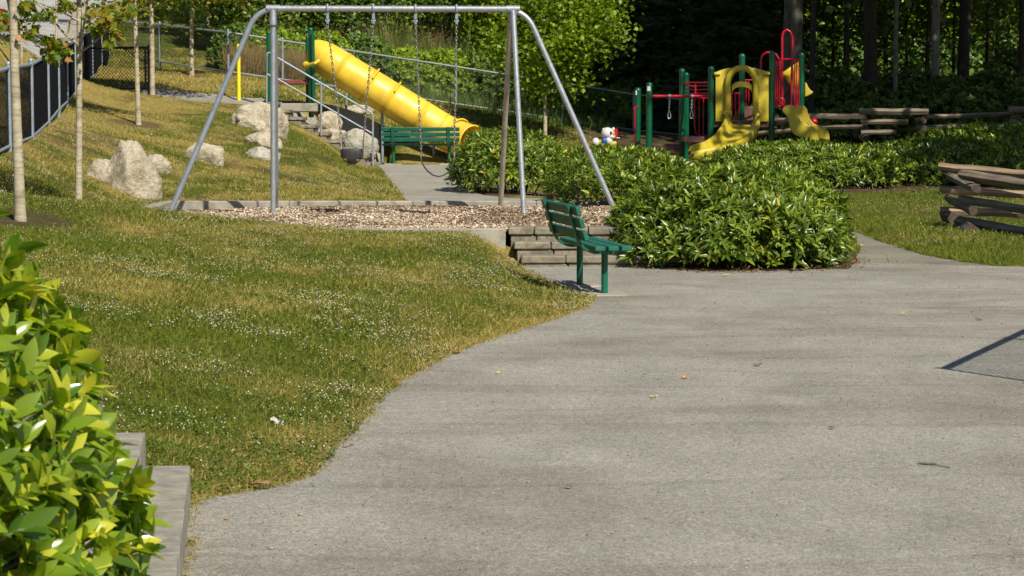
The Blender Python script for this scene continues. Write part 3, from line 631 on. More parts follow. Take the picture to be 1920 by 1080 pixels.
for c in (tl, tr):
    b = MB(); b.tube([c+V3(-.09,0,0), c+V3(.09,0,0)], .05, 16); b.tube([c+V3(0,0,.02), c+V3(0,-.02,-.22)], .046, 14)
    for dx in (-.07, .07): b.tube([c+V3(dx,-.06,0), c+V3(dx,.06,0)], .009, 8)
    b.build('fitting', M['galv'], sw, True)
for q in np.linspace(.06, .94, 5): c = tl.lerp(tr, q); b = MB(); b.tube([c+V3(-.012,0,0), c+V3(.012,0,0)], .0445, 16); b.build('collar', M['galvmatt'], sw, True)
def link_chain(name, a, c, parent, pitch=.042, r=.0055):
    a, c = Vector(a), Vector(c); L = (c-a).length; n = max(2, int(L/pitch)); t = (c-a).normalized(); u = t.cross(V3(0,1,0)).normalized(); v = t.cross(u); b = MB()
    for i in range(n):
        m_ = a.lerp(c, (i+.5)/n); s_ = (u, v)[i % 2]; hl = L/n*.72; hw = .0125
        ring = [m_+t*hl*math.cos(th)+s_*hw*math.sin(th) for th in [2*PI*k/8 for k in range(8)]]
        b.tube(ring, r, 5, closed=True)
    return b.build(name, M['chain'], parent, True, 80)
def hanger(parent, top):
    b = MB(); ring = [top+V3(0, .052*math.cos(q), .052*math.sin(q)) for q in np.linspace(0, 2*PI, 14)[:-1]]
    b.tube(ring, .016, 8, closed=True); b.bbox(top+V3(0,0,-.1), (.04, .05, .09), .008); b.tube([top+V3(-.03,0,-.16), top+V3(.03,0,-.16)], .014, 8); b.tube([top+V3(0,0,-.13), top+V3(0,0,-.2)], .02, 8)
    return b.build('hanger', M['galvmatt'], parent, True)
# toddler bucket swing
bs = empty('bucket_swing', tuple(at(660, 290, DT)), 'black toddler bucket swing hanging from chains at the left of the frame', 'swing', 'swings hanging from the frame')
for pt, pb in (((614, 16), (639, 251)), ((700, 16), (683.5, 240))):
    T0 = at(*pt, DT); hanger(bs, T0); e = at(*pb, DT); link_chain('chain', T0+V3(0,0,-.2), e, bs)
    s_ = -1 if pt[0] < 650 else 1; corner = at(641 if s_ < 0 else 680, 280, DT)
    b = MB(); b.tube([e, corner+V3(0,-.13,0)], .006, 5); b.tube([e, corner+V3(0,.13,0)], .006, 5); ring = [e+V3(.018*math.cos(q), 0, .022*math.sin(q)) for q in np.linspace(0, 2*PI, 9)[:-1]]; b.tube(ring, .006, 5, closed=True)
    b.build('sling', M['chain'], bs, True)
c0 = at(660, 279, DT); b = MB(); n = 24
def ringpt(q, k, z): return c0+V3((.15+.0)*k*math.copysign(abs(math.cos(q))**.7, math.cos(q)), .14*k*math.copysign(abs(math.sin(q))**.7, math.sin(q)), z)
rows = [(1.0, .0), (1.03, -.01), (.99, -.11), (.93, -.125), (.92, -.11), (.97, -.01), (.97, .0)]
vs = [ringpt(2*PI*i/n, k, z) for k, z in rows for i in range(n)]; fs = [(r*n+i, r*n+(i+1) % n, ((r+1) % 7)*n+(i+1) % n, ((r+1) % 7)*n+i) for r in range(7) for i in range(n)]; b.add(vs, fs)
b.build('seat_rim', M['rubber'], bs, True)
b = MB(); b.sweep([c0+V3(0,-.135,-.02), c0+V3(0,-.14,-.1), c0+V3(0,-.1,-.19), c0+V3(0,0,-.215), c0+V3(0,.1,-.19), c0+V3(0,.14,-.1), c0+V3(0,.135,-.02)], [(-.055,-.008),(.055,-.008),(.055,.008),(-.055,.008)], up=V3(1,0,0), closedprof=False)
b = MB(); pp = [(-.14,-.02), (-.14,-.11), (-.11,-.18), (-.04,-.21), (.04,-.21), (.11,-.18), (.14,-.11), (.14,-.02)]
vs = []; 
for (yy, zz) in pp: vs += [c0+V3(-.065+(.02 if zz < -.15 else 0), yy, zz), c0+V3(.065-(.02 if zz < -.15 else 0), yy, zz)]
for (yy, zz) in pp: vs += [c0+V3(-.065, yy*.88, zz*.93), c0+V3(.065, yy*.88, zz*.93)]
k = len(pp); fs = []
for i in range(k-1): fs += [(2*i, 2*i+1, 2*i+3, 2*i+2), (2*k+2*i, 2*k+2*i+2, 2*k+2*i+3, 2*k+2*i+1), (2*i, 2*i+2, 2*k+2*i+2, 2*k+2*i), (2*i+1, 2*k+2*i+1, 2*k+2*i+3, 2*i+3)]
b.add(vs, fs); b.build('seat_strap', M['rubber'], bs, True, 60)
for q_ in (((642,292),(645,300),(653,306)), ((679,288),(675,300),(668,306))): b = MB(); b.tube([at(*p, DT) for p in q_], .008, 6); b.build('side_loop', M['rubber'], bs, True)
# belt swing
bl = empty('belt_swing', tuple(at(822, 330, DT)), 'black rubber belt swing hanging from rusty chains at the right of the frame', 'swing', 'swings hanging from the frame')
for pt, pb in (((779, 17), (790, 291)), ((856, 17), (851.5, 290))):
    T0 = at(*pt, DT); hanger(bl, T0); link_chain('chain', T0+V3(0,0,-.2), at(*pb, DT), bl)
P_ = [at(px, py, DT) for px, py in [(789.5,294),(791,304),(795,312),(802,321),(811,328),(822,331),(832,329),(841,322),(847,312),(851,303),(852,293)]]
b = MB(); b.sweep(P_, [(-.07,-.006),(.07,-.006),(.07,.006),(-.07,.006)], closedprof=True) if False else None
vs = []
for i, p in enumerate(P_):
    wd = .05 if i in (0, 10) else .075; tng = (P_[min(i+1, 10)]-P_[max(i-1, 0)]).normalized(); nn = tng.cross(V3(0,1,0)).normalized()*.007
    vs += [p+V3(0,-wd,0)-nn, p+V3(0,wd,0)-nn, p+V3(0,wd,0)+nn, p+V3(0,-wd,0)+nn]
fs = [(0,1,2,3), (40,43,42,41)]
for i in range(10):
    for k in range(4): fs.append((i*4+k, i*4+4+k, i*4+4+(k+1) % 4, i*4+(k+1) % 4))
b.add(vs, fs); b.build('belt_seat', M['rubber'], bl, True, 50)
for p in (P_[0], P_[-1]):
    b = MB(); b.tube([p+V3(0,-.05,-.02), p+V3(0,0,.05), p+V3(0,.05,-.02)], .009, 6); b.build('clevis', M['chain'], bl, True)
# ------------------------------------------------------------------ benches
def bench(name, org, ux, uy, L, sp, label, gz0=0.):
    t = empty(name, org, label, 'bench', None, math.atan2(uy, ux)); t['group'] = 'green slatted park benches'
    # local frame: +x along the bench, facing is local -y (right of +x)
    def W(u, v, z): return t.matrix_basis @ Vector((u, -v, z))
    R = t.rotation_euler.to_matrix()
    prof = [(-.37,.875), (-.345,.80), (-.315,.70), (-.285,.60), (-.26,.53), (-.215,.465), (-.15,.425), (-.07,.41), (.05,.415), (.22,.425)]
    for s_ in (-sp/2, sp/2):
        b = MB(); b.tube([W(s_, 0, gz0-.15), W(s_, 0, .405)], .033, 14); b.build('leg', M['benchgreen'], t, True)
        b = MB(); pts = catmull([Vector((s_, -v, z)) for v, z in prof], 3); vs = []
        for i, p in enumerate(pts):
            tg = (pts[min(i+1, len(pts)-1)]-pts[max(i-1, 0)]).normalized(); nn = tg.cross(Vector((1, 0, 0))).normalized()
            for a, c in ((-.035, -.012), (.035, -.012), (.035, .012), (-.035, .012)): vs.append(t.matrix_basis @ (p+Vector((a, 0, 0))+nn*c))
        m = len(pts); fs = [(0,1,2,3), ((m-1)*4+3, (m-1)*4+2, (m-1)*4+1, (m-1)*4)]
        for i in range(m-1):
            for k in range(4): fs.append((i*4+k, i*4+(k+1) % 4, i*4+4+(k+1) % 4, i*4+4+k))
        b.add(vs, fs); 
        for v in (-.1, .02, .15): b.tube([W(s_, v, .41), W(s_, v, .45)], .014, 6)
        b.build('bracket', M['benchgreen'], t, True, 35)
    for v in (-.10, .03, .16):
        b = MB(); b.bbox(W(0, v, .462), (L, .105, .045), .007, R); b.build('seat_slat', M['slat'], t)
    for v, z in ((-.315,.825), (-.28,.705), (-.243,.585)):
        tilt = Matrix.Rotation(math.radians(-16), 3, 'X')
        b = MB(); b.bbox(W(0, v, z), (L, .045, .092), .007, R @ tilt); b.build('back_slat', M['slat'], t)
    for s_ in (-sp/2, sp/2): b = MB(); b.bbox(W(s_, 0, gz0-.008), (.4, .42, .05), .01, R); b.build('footing', M['concrete'], t)
    return t
ln, lfa = ong(1133.5, 553), ong(1087, 536.5); mid = (ln+lfa)/2; u = (lfa-ln).normalized()
bench('park_bench', tuple(mid), u.x, u.y, 1.62, (lfa-ln).length, 'green slatted park bench seen end-on at the asphalt edge beside the lawn')
c = (ong(738, 308.5, .34)+ong(841, 308.5, .34))/2; sc_ = 1
bench('park_bench', (c.x, 56.35, .34), -1, .02, 1.82, 1.3, 'green slatted park bench facing the path below the yellow tube slide')
# ------------------------------------------------------------------ tube slide and its platform
ts = empty('tube_slide', tuple(at(590, 190, 57)), 'yellow enclosed tube slide running down the bank to the right of the handrail', 'slide')
cen = [(590,103,57.1),(606,108,57.0),(628,121,56.9),(660,141.5,56.9),(700,165.5,56.9),(740,190,56.9),(780,214.5,56.9),(820,239,56.9),(848,254,56.8),(868,262,56.6),(884,267,56.4)]
C = catmull([at(*p) for p in cen], 5); C = C[:]
rad = [.375+.035*min(1, i/12) for i in range(len(C))]
n = 28
def tubeseg(i0, i1, r0, name):
    b = MB(); pts = C[i0:i1+1]; b.tube(pts, rad[i0:i1+1], n, cap=False); m = len(pts)
    o = b.build(name, M['yellow'], ts, True, 60); s = o.modifiers.new('thick', 'SOLIDIFY'); s.thickness = .012; return o
cuts = [0, 11, 18, 23, 30, 36, 41, len(C)-1]
cuts = [0, 12, 19, 24, 31, 36, 42, len(C)-1]
for a, c in zip(cuts[:-1], cuts[1:]): tubeseg(a, c, 0, 'tube_section')
for k_, a in enumerate(cuts[1:-1]):
    t = (C[a+1]-C[a-1]).normalized(); s_ = t.cross(V3(0,0,1)).normalized(); u_ = s_.cross(t); r_ = rad[a]+.012
    b = MB(); ring = [C[a]+s_*r_*math.cos(q)+u_*r_*math.sin(q) for q in np.linspace(0, 2*PI, 41)[:-1]]; b.tube(ring, .011, 6, closed=True)
    if k_ in (1, 2, 5): ring = [C[a]+t*.01+s_*(r_+.035)*math.cos(q)+u_*(r_+.035)*math.sin(q) for q in np.linspace(.15*PI, .85*PI, 20)]; b.tube(ring, .022, 8)
    b.build('flange', M['yellow'], ts, True, 60)
a = len(C)-1; t = (C[a]-C[a-1]).normalized(); s_ = t.cross(V3(0,0,1)).normalized(); u_ = s_.cross(t)
b = MB(); b.tube([C[a]+s_*.40*math.cos(q)+u_*.40*math.sin(q) for q in np.linspace(0, 2*PI, 41)[:-1]], .024, 8, closed=True); b.build('exit_lip', M['yellow'], ts, True, 60)
for i_ in (22, 34):
    p = C[i_]; g = gz(p.x, p.y); b = MB(); b.tube([(p.x, p.y+.1, g-.2), (p.x, p.y+.1, p.z-.3)], .035, 10); b.build('support_post', M['galvmatt'], ts, True)
pf = empty('slide_platform', tuple(at(545, 190, 57)), 'red-brown deck between green posts at the top of the yellow tube slide', 'play platform')
for px, ty, by, D, r_ in ((583.5, 56, 196, 56.6, .062), (505, 62, 196, 56.6, .06), (577.5, 70, 196, 57.9, .05), (511, 72, 196, 57.9, .055)):
    p0 = at(px, by, D); p1 = at(px, ty, D); p1.x = p0.x; b = MB(); b.tube([p0-V3(0,0,.3), p1], r_, 14); b.sphere(p1, (r_*1.08, r_*1.08, r_*1.0), 14, 8); b.build('post', M['postgreen'], pf, True)
p0, p1 = at(512, 154, 57.2), at(578, 154, 57.2); cc = (p0+p1)/2
b = MB(); b.bbox(cc, (abs(p1.x-p0.x)+.1, 1.3, .1), .015); b.build('deck', M['reddeck'], pf)
b = MB(); b.tube([at(586, 64, 56.5), at(587, 100, 56.5), at(588, 190, 56.5)], .045, 12); b.build('post_sleeve', M['postgreen'], pf, True)
b = MB(); b.tube([at(573, 122, 56.4), at(580, 122, 56.3), at(590, 119, 56.2), at(598, 114, 56.3)], [.075, .05, .04, .055], 10); b.sphere(at(574, 122, 56.4), .09, 12, 8); b.build('handle', M['yellowp'], pf, True)
# stairs up the bank
bt = empty('bank_stairs', tuple(at(690, 315, 55.6)), 'grey block staircase climbing the grassy bank beside the steel handrail', 'stairs')
Sx, Sz = [], []
px0, py0 = 697, 307.; 
for i in range(9):
    px = 697-24.1*i if i < 2 else 697-24.1*i; top = at(px, 309-14.3*i, 55.2)
    b = MB(); wx = .34
    b.bbox((top.x, 55.95, top.z+.0), (wx, 1.5, .07), .012, None, .006); b.bbox((top.x-.015, 55.95, top.z-.16), (wx-.03, 1.46, .24), .015, None, .01)
    b.build('step', M['stepblock'], bt)
hr = empty('handrail', tuple(at(698, 308, 55.3)), 'galvanised steel handrail with a middle rail along the bank stairs', 'handrail')
HD = 55.15
def hp(px, py): return at(px, py, HD)
b = MB(); b.tube([hp(500, 140), hp(500, 104), hp(502, 99), hp(507, 99), hp(516, 106), hp(696, 211), hp(699, 216)], .024, 10); b.build('top_rail', M['galvmatt'], hr, True)
b = MB(); b.tube([hp(500, 138), hp(508, 143), hp(518, 147), hp(699, 251)], .02, 10); b.build('middle_rail', M['galvmatt'], hr, True)
for px, ya, yb_ in ((500, 104, 190), (602, 155, 248), (699, 214, 308)):
    b = MB(); b.tube([hp(px, ya), hp(px, yb_+6)], .024, 10); b.build('rail_post', M['galv'], hr, True)
for px, py in ((649, 172),):
    p0, p1 = at(px, py+24, 58), at(px, py, 58); b = MB(); b.tube([p0-V3(0,0,.1), p1], .03, 10); b.sphere(p1, .032, 8, 6)
    props(b.build('short_post', M['galvmatt'], None, True), 'short grey steel post in the bank beneath the yellow tube slide', 'post')
# yellow bollard and path lip
b = MB(); p0, p1 = at(448, 188, 57.6), at(447, 86, 57.6); p0.z -= .2; b.tube([p0, V3(p0.x, p0.y, p1.z)], .045, 14); b.sphere((p0.x, p0.y, p1.z), .046, 12, 6)
props(b.build('yellow_post', M['yellowpaint'], None, True), 'tall thin bright yellow post at the edge of the upper path', 'post')
b = MB(); q0, q1 = at(330, 186, 58.2), at(500, 188, 58.2)
b.bbox(((q0.x+q1.x)/2, 58.3, (q0.z+q1.z)/2-.03), (q1.x-q0.x, .15, .12), .02, Matrix.Rotation(math.atan2(q0.z-q1.z, q1.x-q0.x), 3, 'Y'))
props(b.build('path_kerb', M['concrete']), 'thin pale concrete kerb behind the upper path left of the yellow post', 'kerb')
b = MB(); q0, q1 = at(518, 197, 56.3), at(594, 197, 56.3); b.bbox(((q0.x+q1.x)/2, 56.5, q0.z-.06), (q1.x-q0.x, .35, .2), .02)
props(b.build('landing_kerb', M['concrete']), 'short pale concrete beam at the head of the bank stairs', 'kerb')
# ------------------------------------------------------------------ boulders
from mathutils import noise as nz
def boulder(px0, px1, py0, py1, D, label, seed, mat='rock', depth=.8, flat=1., cuts=7, ground=False):
    if ground:
        for D in np.arange(D-14, D+16, .1):
            q_ = at((px0+px1)/2, py1-2, D)
            if q_.z <= gz(q_.x, D): break
    w_ = (px1-px0)*D/F; cx = at((px0+px1)/2, (py0+py1)/2, D); h = (py1-py0)*D/F
    r = random.Random(seed); bm = bmesh.new(); bmesh.ops.create_icosphere(bm, subdivisions=5, radius=1)
    pl = []
    for i in range(cuts+1):
        a = r.uniform(0, 2*PI); z = r.uniform(-.3, .95); n_ = Vector((math.cos(a)*math.sqrt(1-z*z), math.sin(a)*math.sqrt(1-z*z), z)); pl.append((n_, r.uniform(.62, .92)))
    off = Vector((seed*3.1, seed*1.7, 5))
    for v in bm.verts:
        p = v.co.copy()
        for n_, d in pl:
            e = p.dot(n_)-d
            if e > 0: p -= n_*e*.88
        k = 1+.16*nz.noise(p*1.3+off)+.07*nz.noise(p*3.2+off)+.035*nz.noise(p*8+off)+.016*nz.noise(p*19+off)
        v.co = p*k
    xs_ = [v.co.x for v in bm.verts]; zs_ = [v.co.z for v in bm.verts]; sx = w_/(max(xs_)-min(xs_)); sz = h*(1.75 if ground else 1.2)/(max(zs_)-min(zs_)); mx = (max(xs_)+min(xs_))/2
    ztop = max(zs_)
    for v in bm.verts: v.co = Vector(((v.co.x-mx)*sx, v.co.y*w_*.5*depth, (v.co.z-ztop)*sz))
    me = bpy.data.meshes.new('boulder'); bm.to_mesh(me); bm.free(); me.shade_smooth()
    try: me.set_sharp_from_angle(angle=math.radians(50))
    except Exception: pass
    o = link('boulder', me, M[mat]); o.location = (cx.x, D, at(px0, py0, D).z)
    props(o, label, 'boulder', 'boulders on the lawn slope'); return o
boulder(192, 304, 262, 364, 36.4, 'largest pale peaked boulder on the slope, right of the second thin tree trunk', 3, depth=.8, cuts=10, ground=True)
boulder(156, 246, 297, 345, 35.9, 'low pale lump of rock at the left foot of the largest boulder', 11, depth=.8, ground=True)
boulder(262, 321, 288, 322, 38, 'small rounded pale rock just right behind the largest boulder', 5, depth=.7, ground=True)
boulder(342, 422, 267, 304, 41, 'pale flat-topped rock sloping to the right, crossed by the sloping swing leg', 8, depth=.6, ground=True)
boulder(426, 541, 190, 246, 49.5, 'wide pale boulder with a dark hollow at its left end below the upper path', 14, depth=.7, ground=True)
boulder(443, 510, 222, 247, 48.5, 'thin flat slab of rock tucked under the wide pale boulder', 17, depth=.7, ground=True)
boulder(458, 530, 246, 274, 47, 'low cream rock half sunk in the grass, second one down from the wide boulder', 21, depth=.7, ground=True)
boulder(460, 527, 274, 300, 45.5, 'bluish flat rock half sunk in the grass, lowest of the row behind the swing leg', 23, 'rockb', depth=.7, ground=True)
boulder(638, 711, 240, 304, 56.8, 'tall grey-white boulder behind the handrail, right of the bank stairs', 27, 'rockb', depth=.6)
boulder(586, 643, 207, 248, 57.2, 'tan sloping rock behind the handrail near the head of the stairs', 31, depth=.7)
boulder(598, 654, 240, 270, 56.9, 'brown low rock wedged between the stairs and the tall grey-white boulder', 33, depth=.7)
boulder(640, 700, 196, 214, 60, 'small dark-shaded flat stone on the bank under the tube slide', 35, depth=.6)
# ------------------------------------------------------------------ chain-link fences
def lattice(b, P0, P1, h0, h1, pitch, r):
    """woven diamonds between two posts, following the ground line"""
    P0, P1 = Vector(P0), Vector(P1); L = (P1-P0).length; H = h1-h0; n = int((L+H)/pitch)
    for s_ in (0, 1):
        for i in range(n+1):
            a = i*pitch-H; x0, z0 = a, 0; x1, z1 = a+H, H
            if x0 < 0: z0 = -x0; x0 = 0
            if x1 > L: z1 = H-(x1-L); x1 = L
            if x1 <= x0 or z1 <= z0: continue
            if s_: x0, x1 = L-x0, L-x1
            p = P0.lerp(P1, x0/L)+V3(0,0,h0+z0); q = P0.lerp(P1, x1/L)+V3(0,0,h0+z1)
            d = (q-p).normalized(); up = (P1-P0).normalized(); nn = Vector((-up.y, up.x, 0)); sd_ = d.cross(nn).normalized(); o_ = nn*(r*(1 if s_ else -1))
            vs = [p+sd_*r+o_, p-sd_*r*.5+nn*r*.87+o_, p-sd_*r*.5-nn*r*.87+o_, q+sd_*r+o_, q-sd_*r*.5+nn*r*.87+o_, q-sd_*r*.5-nn*r*.87+o_]
            b.add(vs, [(0,1,4,3),(1,2,5,4),(2,0,3,5)])
lp = [at(-70, 330, 30), at(18, 283, 33.8), at(60, 266, 36.3), at(90.5, 237, 39.6), at(110, 212, 43.4), at(126, 197, 47.3), at(141, 180, 51.5), at(155, 166, 56)]
lp2 = [lp[-1], at(173, 148, 61), at(190.5, 138, 67), at(205, 124, 74), at(219, 113, 82)]
def clfence(name, pts, H, label, mat_post, mat_net, pitch, r, rtop=.028, pr=.035, slats=False, extra_h=.06, top_rail='galvmatt'):
    t = empty(name, tuple(pts[0]), label, 'fence')
    b = MB(); bt_ = MB(); bb = MB()
    for i, p in enumerate(pts):
        q = MB(); q.tube([p-V3(0,0,.25), p+V3(0,0,H+extra_h)], pr, 12); q.sphere(p+V3(0,0,H+extra_h), pr*1.12, 10, 6); q.build('fence_post', M[mat_post], t, True)
    for p, q in zip(pts[:-1], pts[1:]): lattice(b, p, q, .04, H, pitch, r)
    b.build('fence_mesh', M[mat_net], t)
    off = V3(.0,-.02,0)
    bt_.tube([p+V3(0,0,H) for p in pts], rtop, 10); bt_.build('top_rail', M[top_rail], t, True)
    bb.tube([p+V3(0,0,.07) for p in pts], rtop*.9, 10); bb.build('bottom_rail', M[top_rail], t, True)
    if slats:
        s_ = MB()
        for p, q in zip(pts[:-1], pts[1:]):
            L = (q-p).length; k = int(L/.052); d = (q-p).normalized(); nn = Vector((-d.y, d.x, 0)).normalized()*.012
            for j in range(k):
                if random.random() < .03: continue
                a_ = p.lerp(q, (j+.1)/k); c_ = p.lerp(q, (j+.84)/k); z0, z1 = .1+random.uniform(0, .01), H-.05
                s_.add([a_+V3(0,0,z0)-nn, c_+V3(0,0,z0)-nn, c_+V3(0,0,z1)-nn, a_+V3(0,0,z1)-nn, a_+V3(0,0,z0)-nn*.6, c_+V3(0,0,z0)-nn*.6, c_+V3(0,0,z1)-nn*.6, a_+V3(0,0,z1)-nn*.6], [(0,1,2,3),(7,6,5,4),(0,4,5,1),(3,2,6,7),(0,3,7,4),(1,5,6,2)])
        s_.build('privacy_slats', M['black'], t)
    return t
clfence('chain_link_fence', lp, 1.16, 'black chain-link fence with pale blue-grey posts curving up the left edge of the lawn', 'galvmatt', 'black', .05, .0026, slats=False, pr=.037)
clfence('chain_link_fence', lp2, 1.22, 'upper black chain-link fence running away uphill beyond the gate', 'galvmatt', 'black', .06, .006, pr=.037)
bf = [at(221, 109, 78), at(300, 120, 72.5), at(428, 139, 68.5), at(530, 153.5, 69.3), at(640, 168, 70.6), at(855, 199, 72.5), at(1055, 228, 74), at(1188, 248, 75), at(1290, 258, 76)]
clfence('chain_link_fence', bf, 1.18, 'long chain-link fence with galvanised rails sloping down in front of the woods', 'galvmatt', 'darkwire', .09, .0024, rtop=.03, pr=.034, top_rail='galv')
gt = empty('fence_gate', tuple(at(155, 166, 56)), 'black framed chain-link gate standing open by the thin trees on the lawn', 'gate')
g0, g1 = at(157, 166, 55.8), at(279, 165.5, 55.2); HG = .93
b = MB(); b.tube([g0, g1], .028, 10); b.build('bottom_bar', M['black'], gt, True)
b = MB(); b.tube([g0+V3(0,0,HG), g1+V3(0,0,HG)], .028, 10); b.build('top_bar', M['black'], gt, True)
for g, hh in ((g0, HG), (g1-V3(.07,0,0), HG), (g1, HG+.04)): b = MB(); b.tube([g-V3(0,0,.03 if g is not g1 else .2), g+V3(0,0,hh+.02)], .026, 10); b.build('upright', M['black'], gt, True)
b = MB(); lattice(b, g0, g1, .02, HG, .085, .0055); b.build('gate_mesh', M['black'], gt)
# fence panel whose shadow falls on the asphalt (stands outside the picture, to the right)
def shp(px, py, h): p = ong(px, py); return V3(p.x-sa*h, p.y-sb*h, 0)
HN = 1.7; n0 = shp(1770, 693, HN); n1 = shp(1893, 635, HN); dn = (n1-n0)
t = clfence('chain_link_fence', [n0, n1, n1+dn, n1+dn*2], HN, 'tall chain-link fence panel at the right side of the asphalt', 'galvmatt', 'darkwire', .1, .0048, rtop=.034, pr=.02, extra_h=.08)
# ------------------------------------------------------------------ split-rail fences
def log(b, p, q, r, seed, sq=.9, n=7):
    r_ = random.Random(seed); p, q = Vector(p), Vector(q); t = (q-p).normalized(); L = (q-p).length; k = max(4, int(L/.25))
    s_ = t.cross(V3(0,0,1)).normalized() if abs(t.z) < .9 else V3(1,0,0); u_ = s_.cross(t); base = [(.72+.45*r_.random()) for _ in range(n)]; vs = []
    for i in range(k+1):
        c = p.lerp(q, i/k)+V3(0, r_.uniform(-.005,.005), r_.uniform(-.006,.006)); e = .93 if i in (0, k) else 1
        for j in range(n):
            th = 2*PI*j/n; rr_ = r*e*base[j]*(1+r_.uniform(-.07,.07)); vs.append(c+s_*rr_*math.cos(th)+u_*rr_*sq*math.sin(th))
    fs = [(i*n+j, i*n+(j+1) % n, i*n+n+(j+1) % n, i*n+n+j) for i in range(k) for j in range(n)]+[tuple(range(n-1,-1,-1)), tuple(k*n+j for j in range(n))]
    b.add(vs, fs)
def railobj(parent, p, q, r, seed, mat='log', name='rail'):
    p, q = Vector(p), Vector(q); b = MB(); L = (q-p).length; log(b, V3(0,0,0), V3(L,0,0), r, seed)
    o = b.build(name, M[mat], parent, True, 22, local=False); o.data.materials.append(M['logend'])
    for f in o.data.polygons:
        if len(f.vertices) > 5: f.material_index = 1
    m = Matrix.Translation(p) @ (q-p).to_track_quat('X', 'Z').to_matrix().to_4x4(); o.matrix_basis = parent_matrix(parent).inverted() @ m; return o
rf_ = empty('split_rail_fence', tuple(at(1800, 440, 33.2)), 'near zigzag split-rail log fence on the sunny grass at the right', 'fence')
e = 2.4
for i, (a, c, r) in enumerate([((1762,312,35.2),(2010,335,34.2),.082),((1763,354,35.3),(2010,370,34.6),.072),((1763,394,35.4),(2010,404,34.8),.075)]): railobj(rf_, at(*a), at(*c), r, 40+i, 'log')
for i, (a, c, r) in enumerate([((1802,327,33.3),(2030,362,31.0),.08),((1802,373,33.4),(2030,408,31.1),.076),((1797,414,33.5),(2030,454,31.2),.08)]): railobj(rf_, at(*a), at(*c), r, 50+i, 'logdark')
for i, (a, c, r) in enumerate([((1831,354,32.7),(1782,331,35.4),.08),((1825,395,32.8),(1778,371,35.5),.078),((1821,435,32.6),(1800,425,34.2),.14),((1786,408,35.0),(1770,404,35.9),.10)]): railobj(rf_, at(*a), at(*c), r, 60+i, 'logdark', 'spacer_log')
rb = empty('split_rail_fence', tuple(at(1730, 250, 60)), 'far split-rail log fence in the shade at the foot of the woods', 'fence')
for i, (a, c, r) in enumerate([((1395,232,61.5),(1520,220,61),.07),((1395,252,61.5),(1525,240,61),.07),((1490,218,61),(1624,219,60),.075),((1510,238,61),(1624,238,60),.075),((1611,208.5,59.6),(1740,208.5,59.6),.10),((1614,228,59.6),(1702,228,59.6),.09),((1614,249,59.6),(1680,248,59.6),.08),
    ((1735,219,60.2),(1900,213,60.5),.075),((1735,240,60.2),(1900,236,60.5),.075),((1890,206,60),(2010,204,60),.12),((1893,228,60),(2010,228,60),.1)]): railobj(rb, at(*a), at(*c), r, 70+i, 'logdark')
for i, (px, py, D) in enumerate([(1728,226,59.9),(1728,240,59.9),(1620,240,60.1),(1620,258,60.1),(1905,220,60.2)]): a = at(px, py, D); railobj(rb, a-V3(.0,.35,0), a+V3(0,.45,0), .10, 90+i, 'logdark', 'spacer_log')
# ------------------------------------------------------------------ playground climber
pg = empty('playground_climber', tuple(at(1391, 305, 54.5)), 'green, red and yellow playground climber with slides rising behind the leafy shrubs', 'playground climber')
def post(px, ty, D, r=.068):
    p1 = at(px, ty+4, D); b = MB(); b.tube([(p1.x, p1.y, .1), (p1.x, p1.y, p1.z)], r, 16); b.sphere(p1, (r*1.1, r*1.1, r*1.1), 16, 8)
    b.tube([(p1.x, p1.y, p1.z-.03), (p1.x, p1.y, p1.z+.0)], r*1.1, 16); return b.build('post', M['postgreen'], pg, True)
PD = 54.0
posts = [(1196,166,55),(1217.5,156,PD),(1279,130,55.3),(1287,137,56.6),(1333.5,126,PD),(1391.5,102,55.4),(1448,97,PD),(1503,100,54.8)]
for p in posts: post(*p)
b = MB(); q = at(1216.5, 166, PD-.075); b.bbox(q, (.075, .006, .11), .002); b.build('notice_sticker', M['white'], pg)
b = MB(); q = at(1196, 174, 54.93-.0); b.bbox(q+V3(-.04,-.065,0), (.03, .006, .1), .002); b.build('notice_sticker', M['white'], pg)
def rod(name, pts, r=.02, mat='red', n=10):
    b = MB(); b.tube([at(*p) for p in pts], r, n); return b.build(name, M[mat], pg, True)
rod('overhead_bar', [(1224,180.5,PD),(1328,180.5,PD)], .036)
for px in (1255.5, 1297.5):
    b = MB(); q = at(px, 180.5, PD); b.tube([q+V3(-.03,0,0), q+V3(.03,0,0)], .046, 12); b.build('ring_clamp', M['galvmatt'], pg, True)
    a_, c_ = at(px, 184, PD), at(px-1, 203, PD); bb = MB(); k = 6
    for i in range(k):
        m_ = a_.lerp(c_, (i+.5)/k); hl = (a_-c_).length/k*.7; sv = V3(1,0,0) if i % 2 else V3(0,1,0)
        bb.tube([m_+V3(0,0,hl*math.cos(th))+sv*.014*math.sin(th) for th in [2*PI*j/8 for j in range(8)]], .007, 5, closed=True)
    bb.build('ring_chain', M['galv'], pg, True)
    bb = MB(); bb.tube([c_, at(px-3.5, 216, PD), at(px-2.5, 222, PD), at(px+1.5, 222, PD), at(px+2, 216, PD)], .012, 8, closed=True); bb.build('hand_ring', M['galv'], pg, True)
rod('grab_bar', [(1195,200,54.7),(1190.5,203,54.7),(1190.5,262,54.7),(1196,267,54.8)], .017)
rod('grab_bar', [(1188,203,54.75),(1197,199,54.75)], .02)
# decks
def deck(x0, x1, py, D0, D1, th=.16, mat='deck'):
    a_, c_ = at(x0, py, D0), at(x1, py, D0); b = MB(); b.bbox(((a_.x+c_.x)/2, (D0+D1)/2, a_.z), (c_.x-a_.x, D1-D0, th), .015); return b.build('deck', M[mat], pg)
deck(1338, 1444, 233, PD-.02, PD+1.35, .16); deck(1283, 1330, 262, PD+.1, PD+1.3, .14); deck(1450, 1502, 232, PD+.2, PD+1.3, .12)
deck(1210, 1282, 276, PD+1.2, PD+2.4, .14)
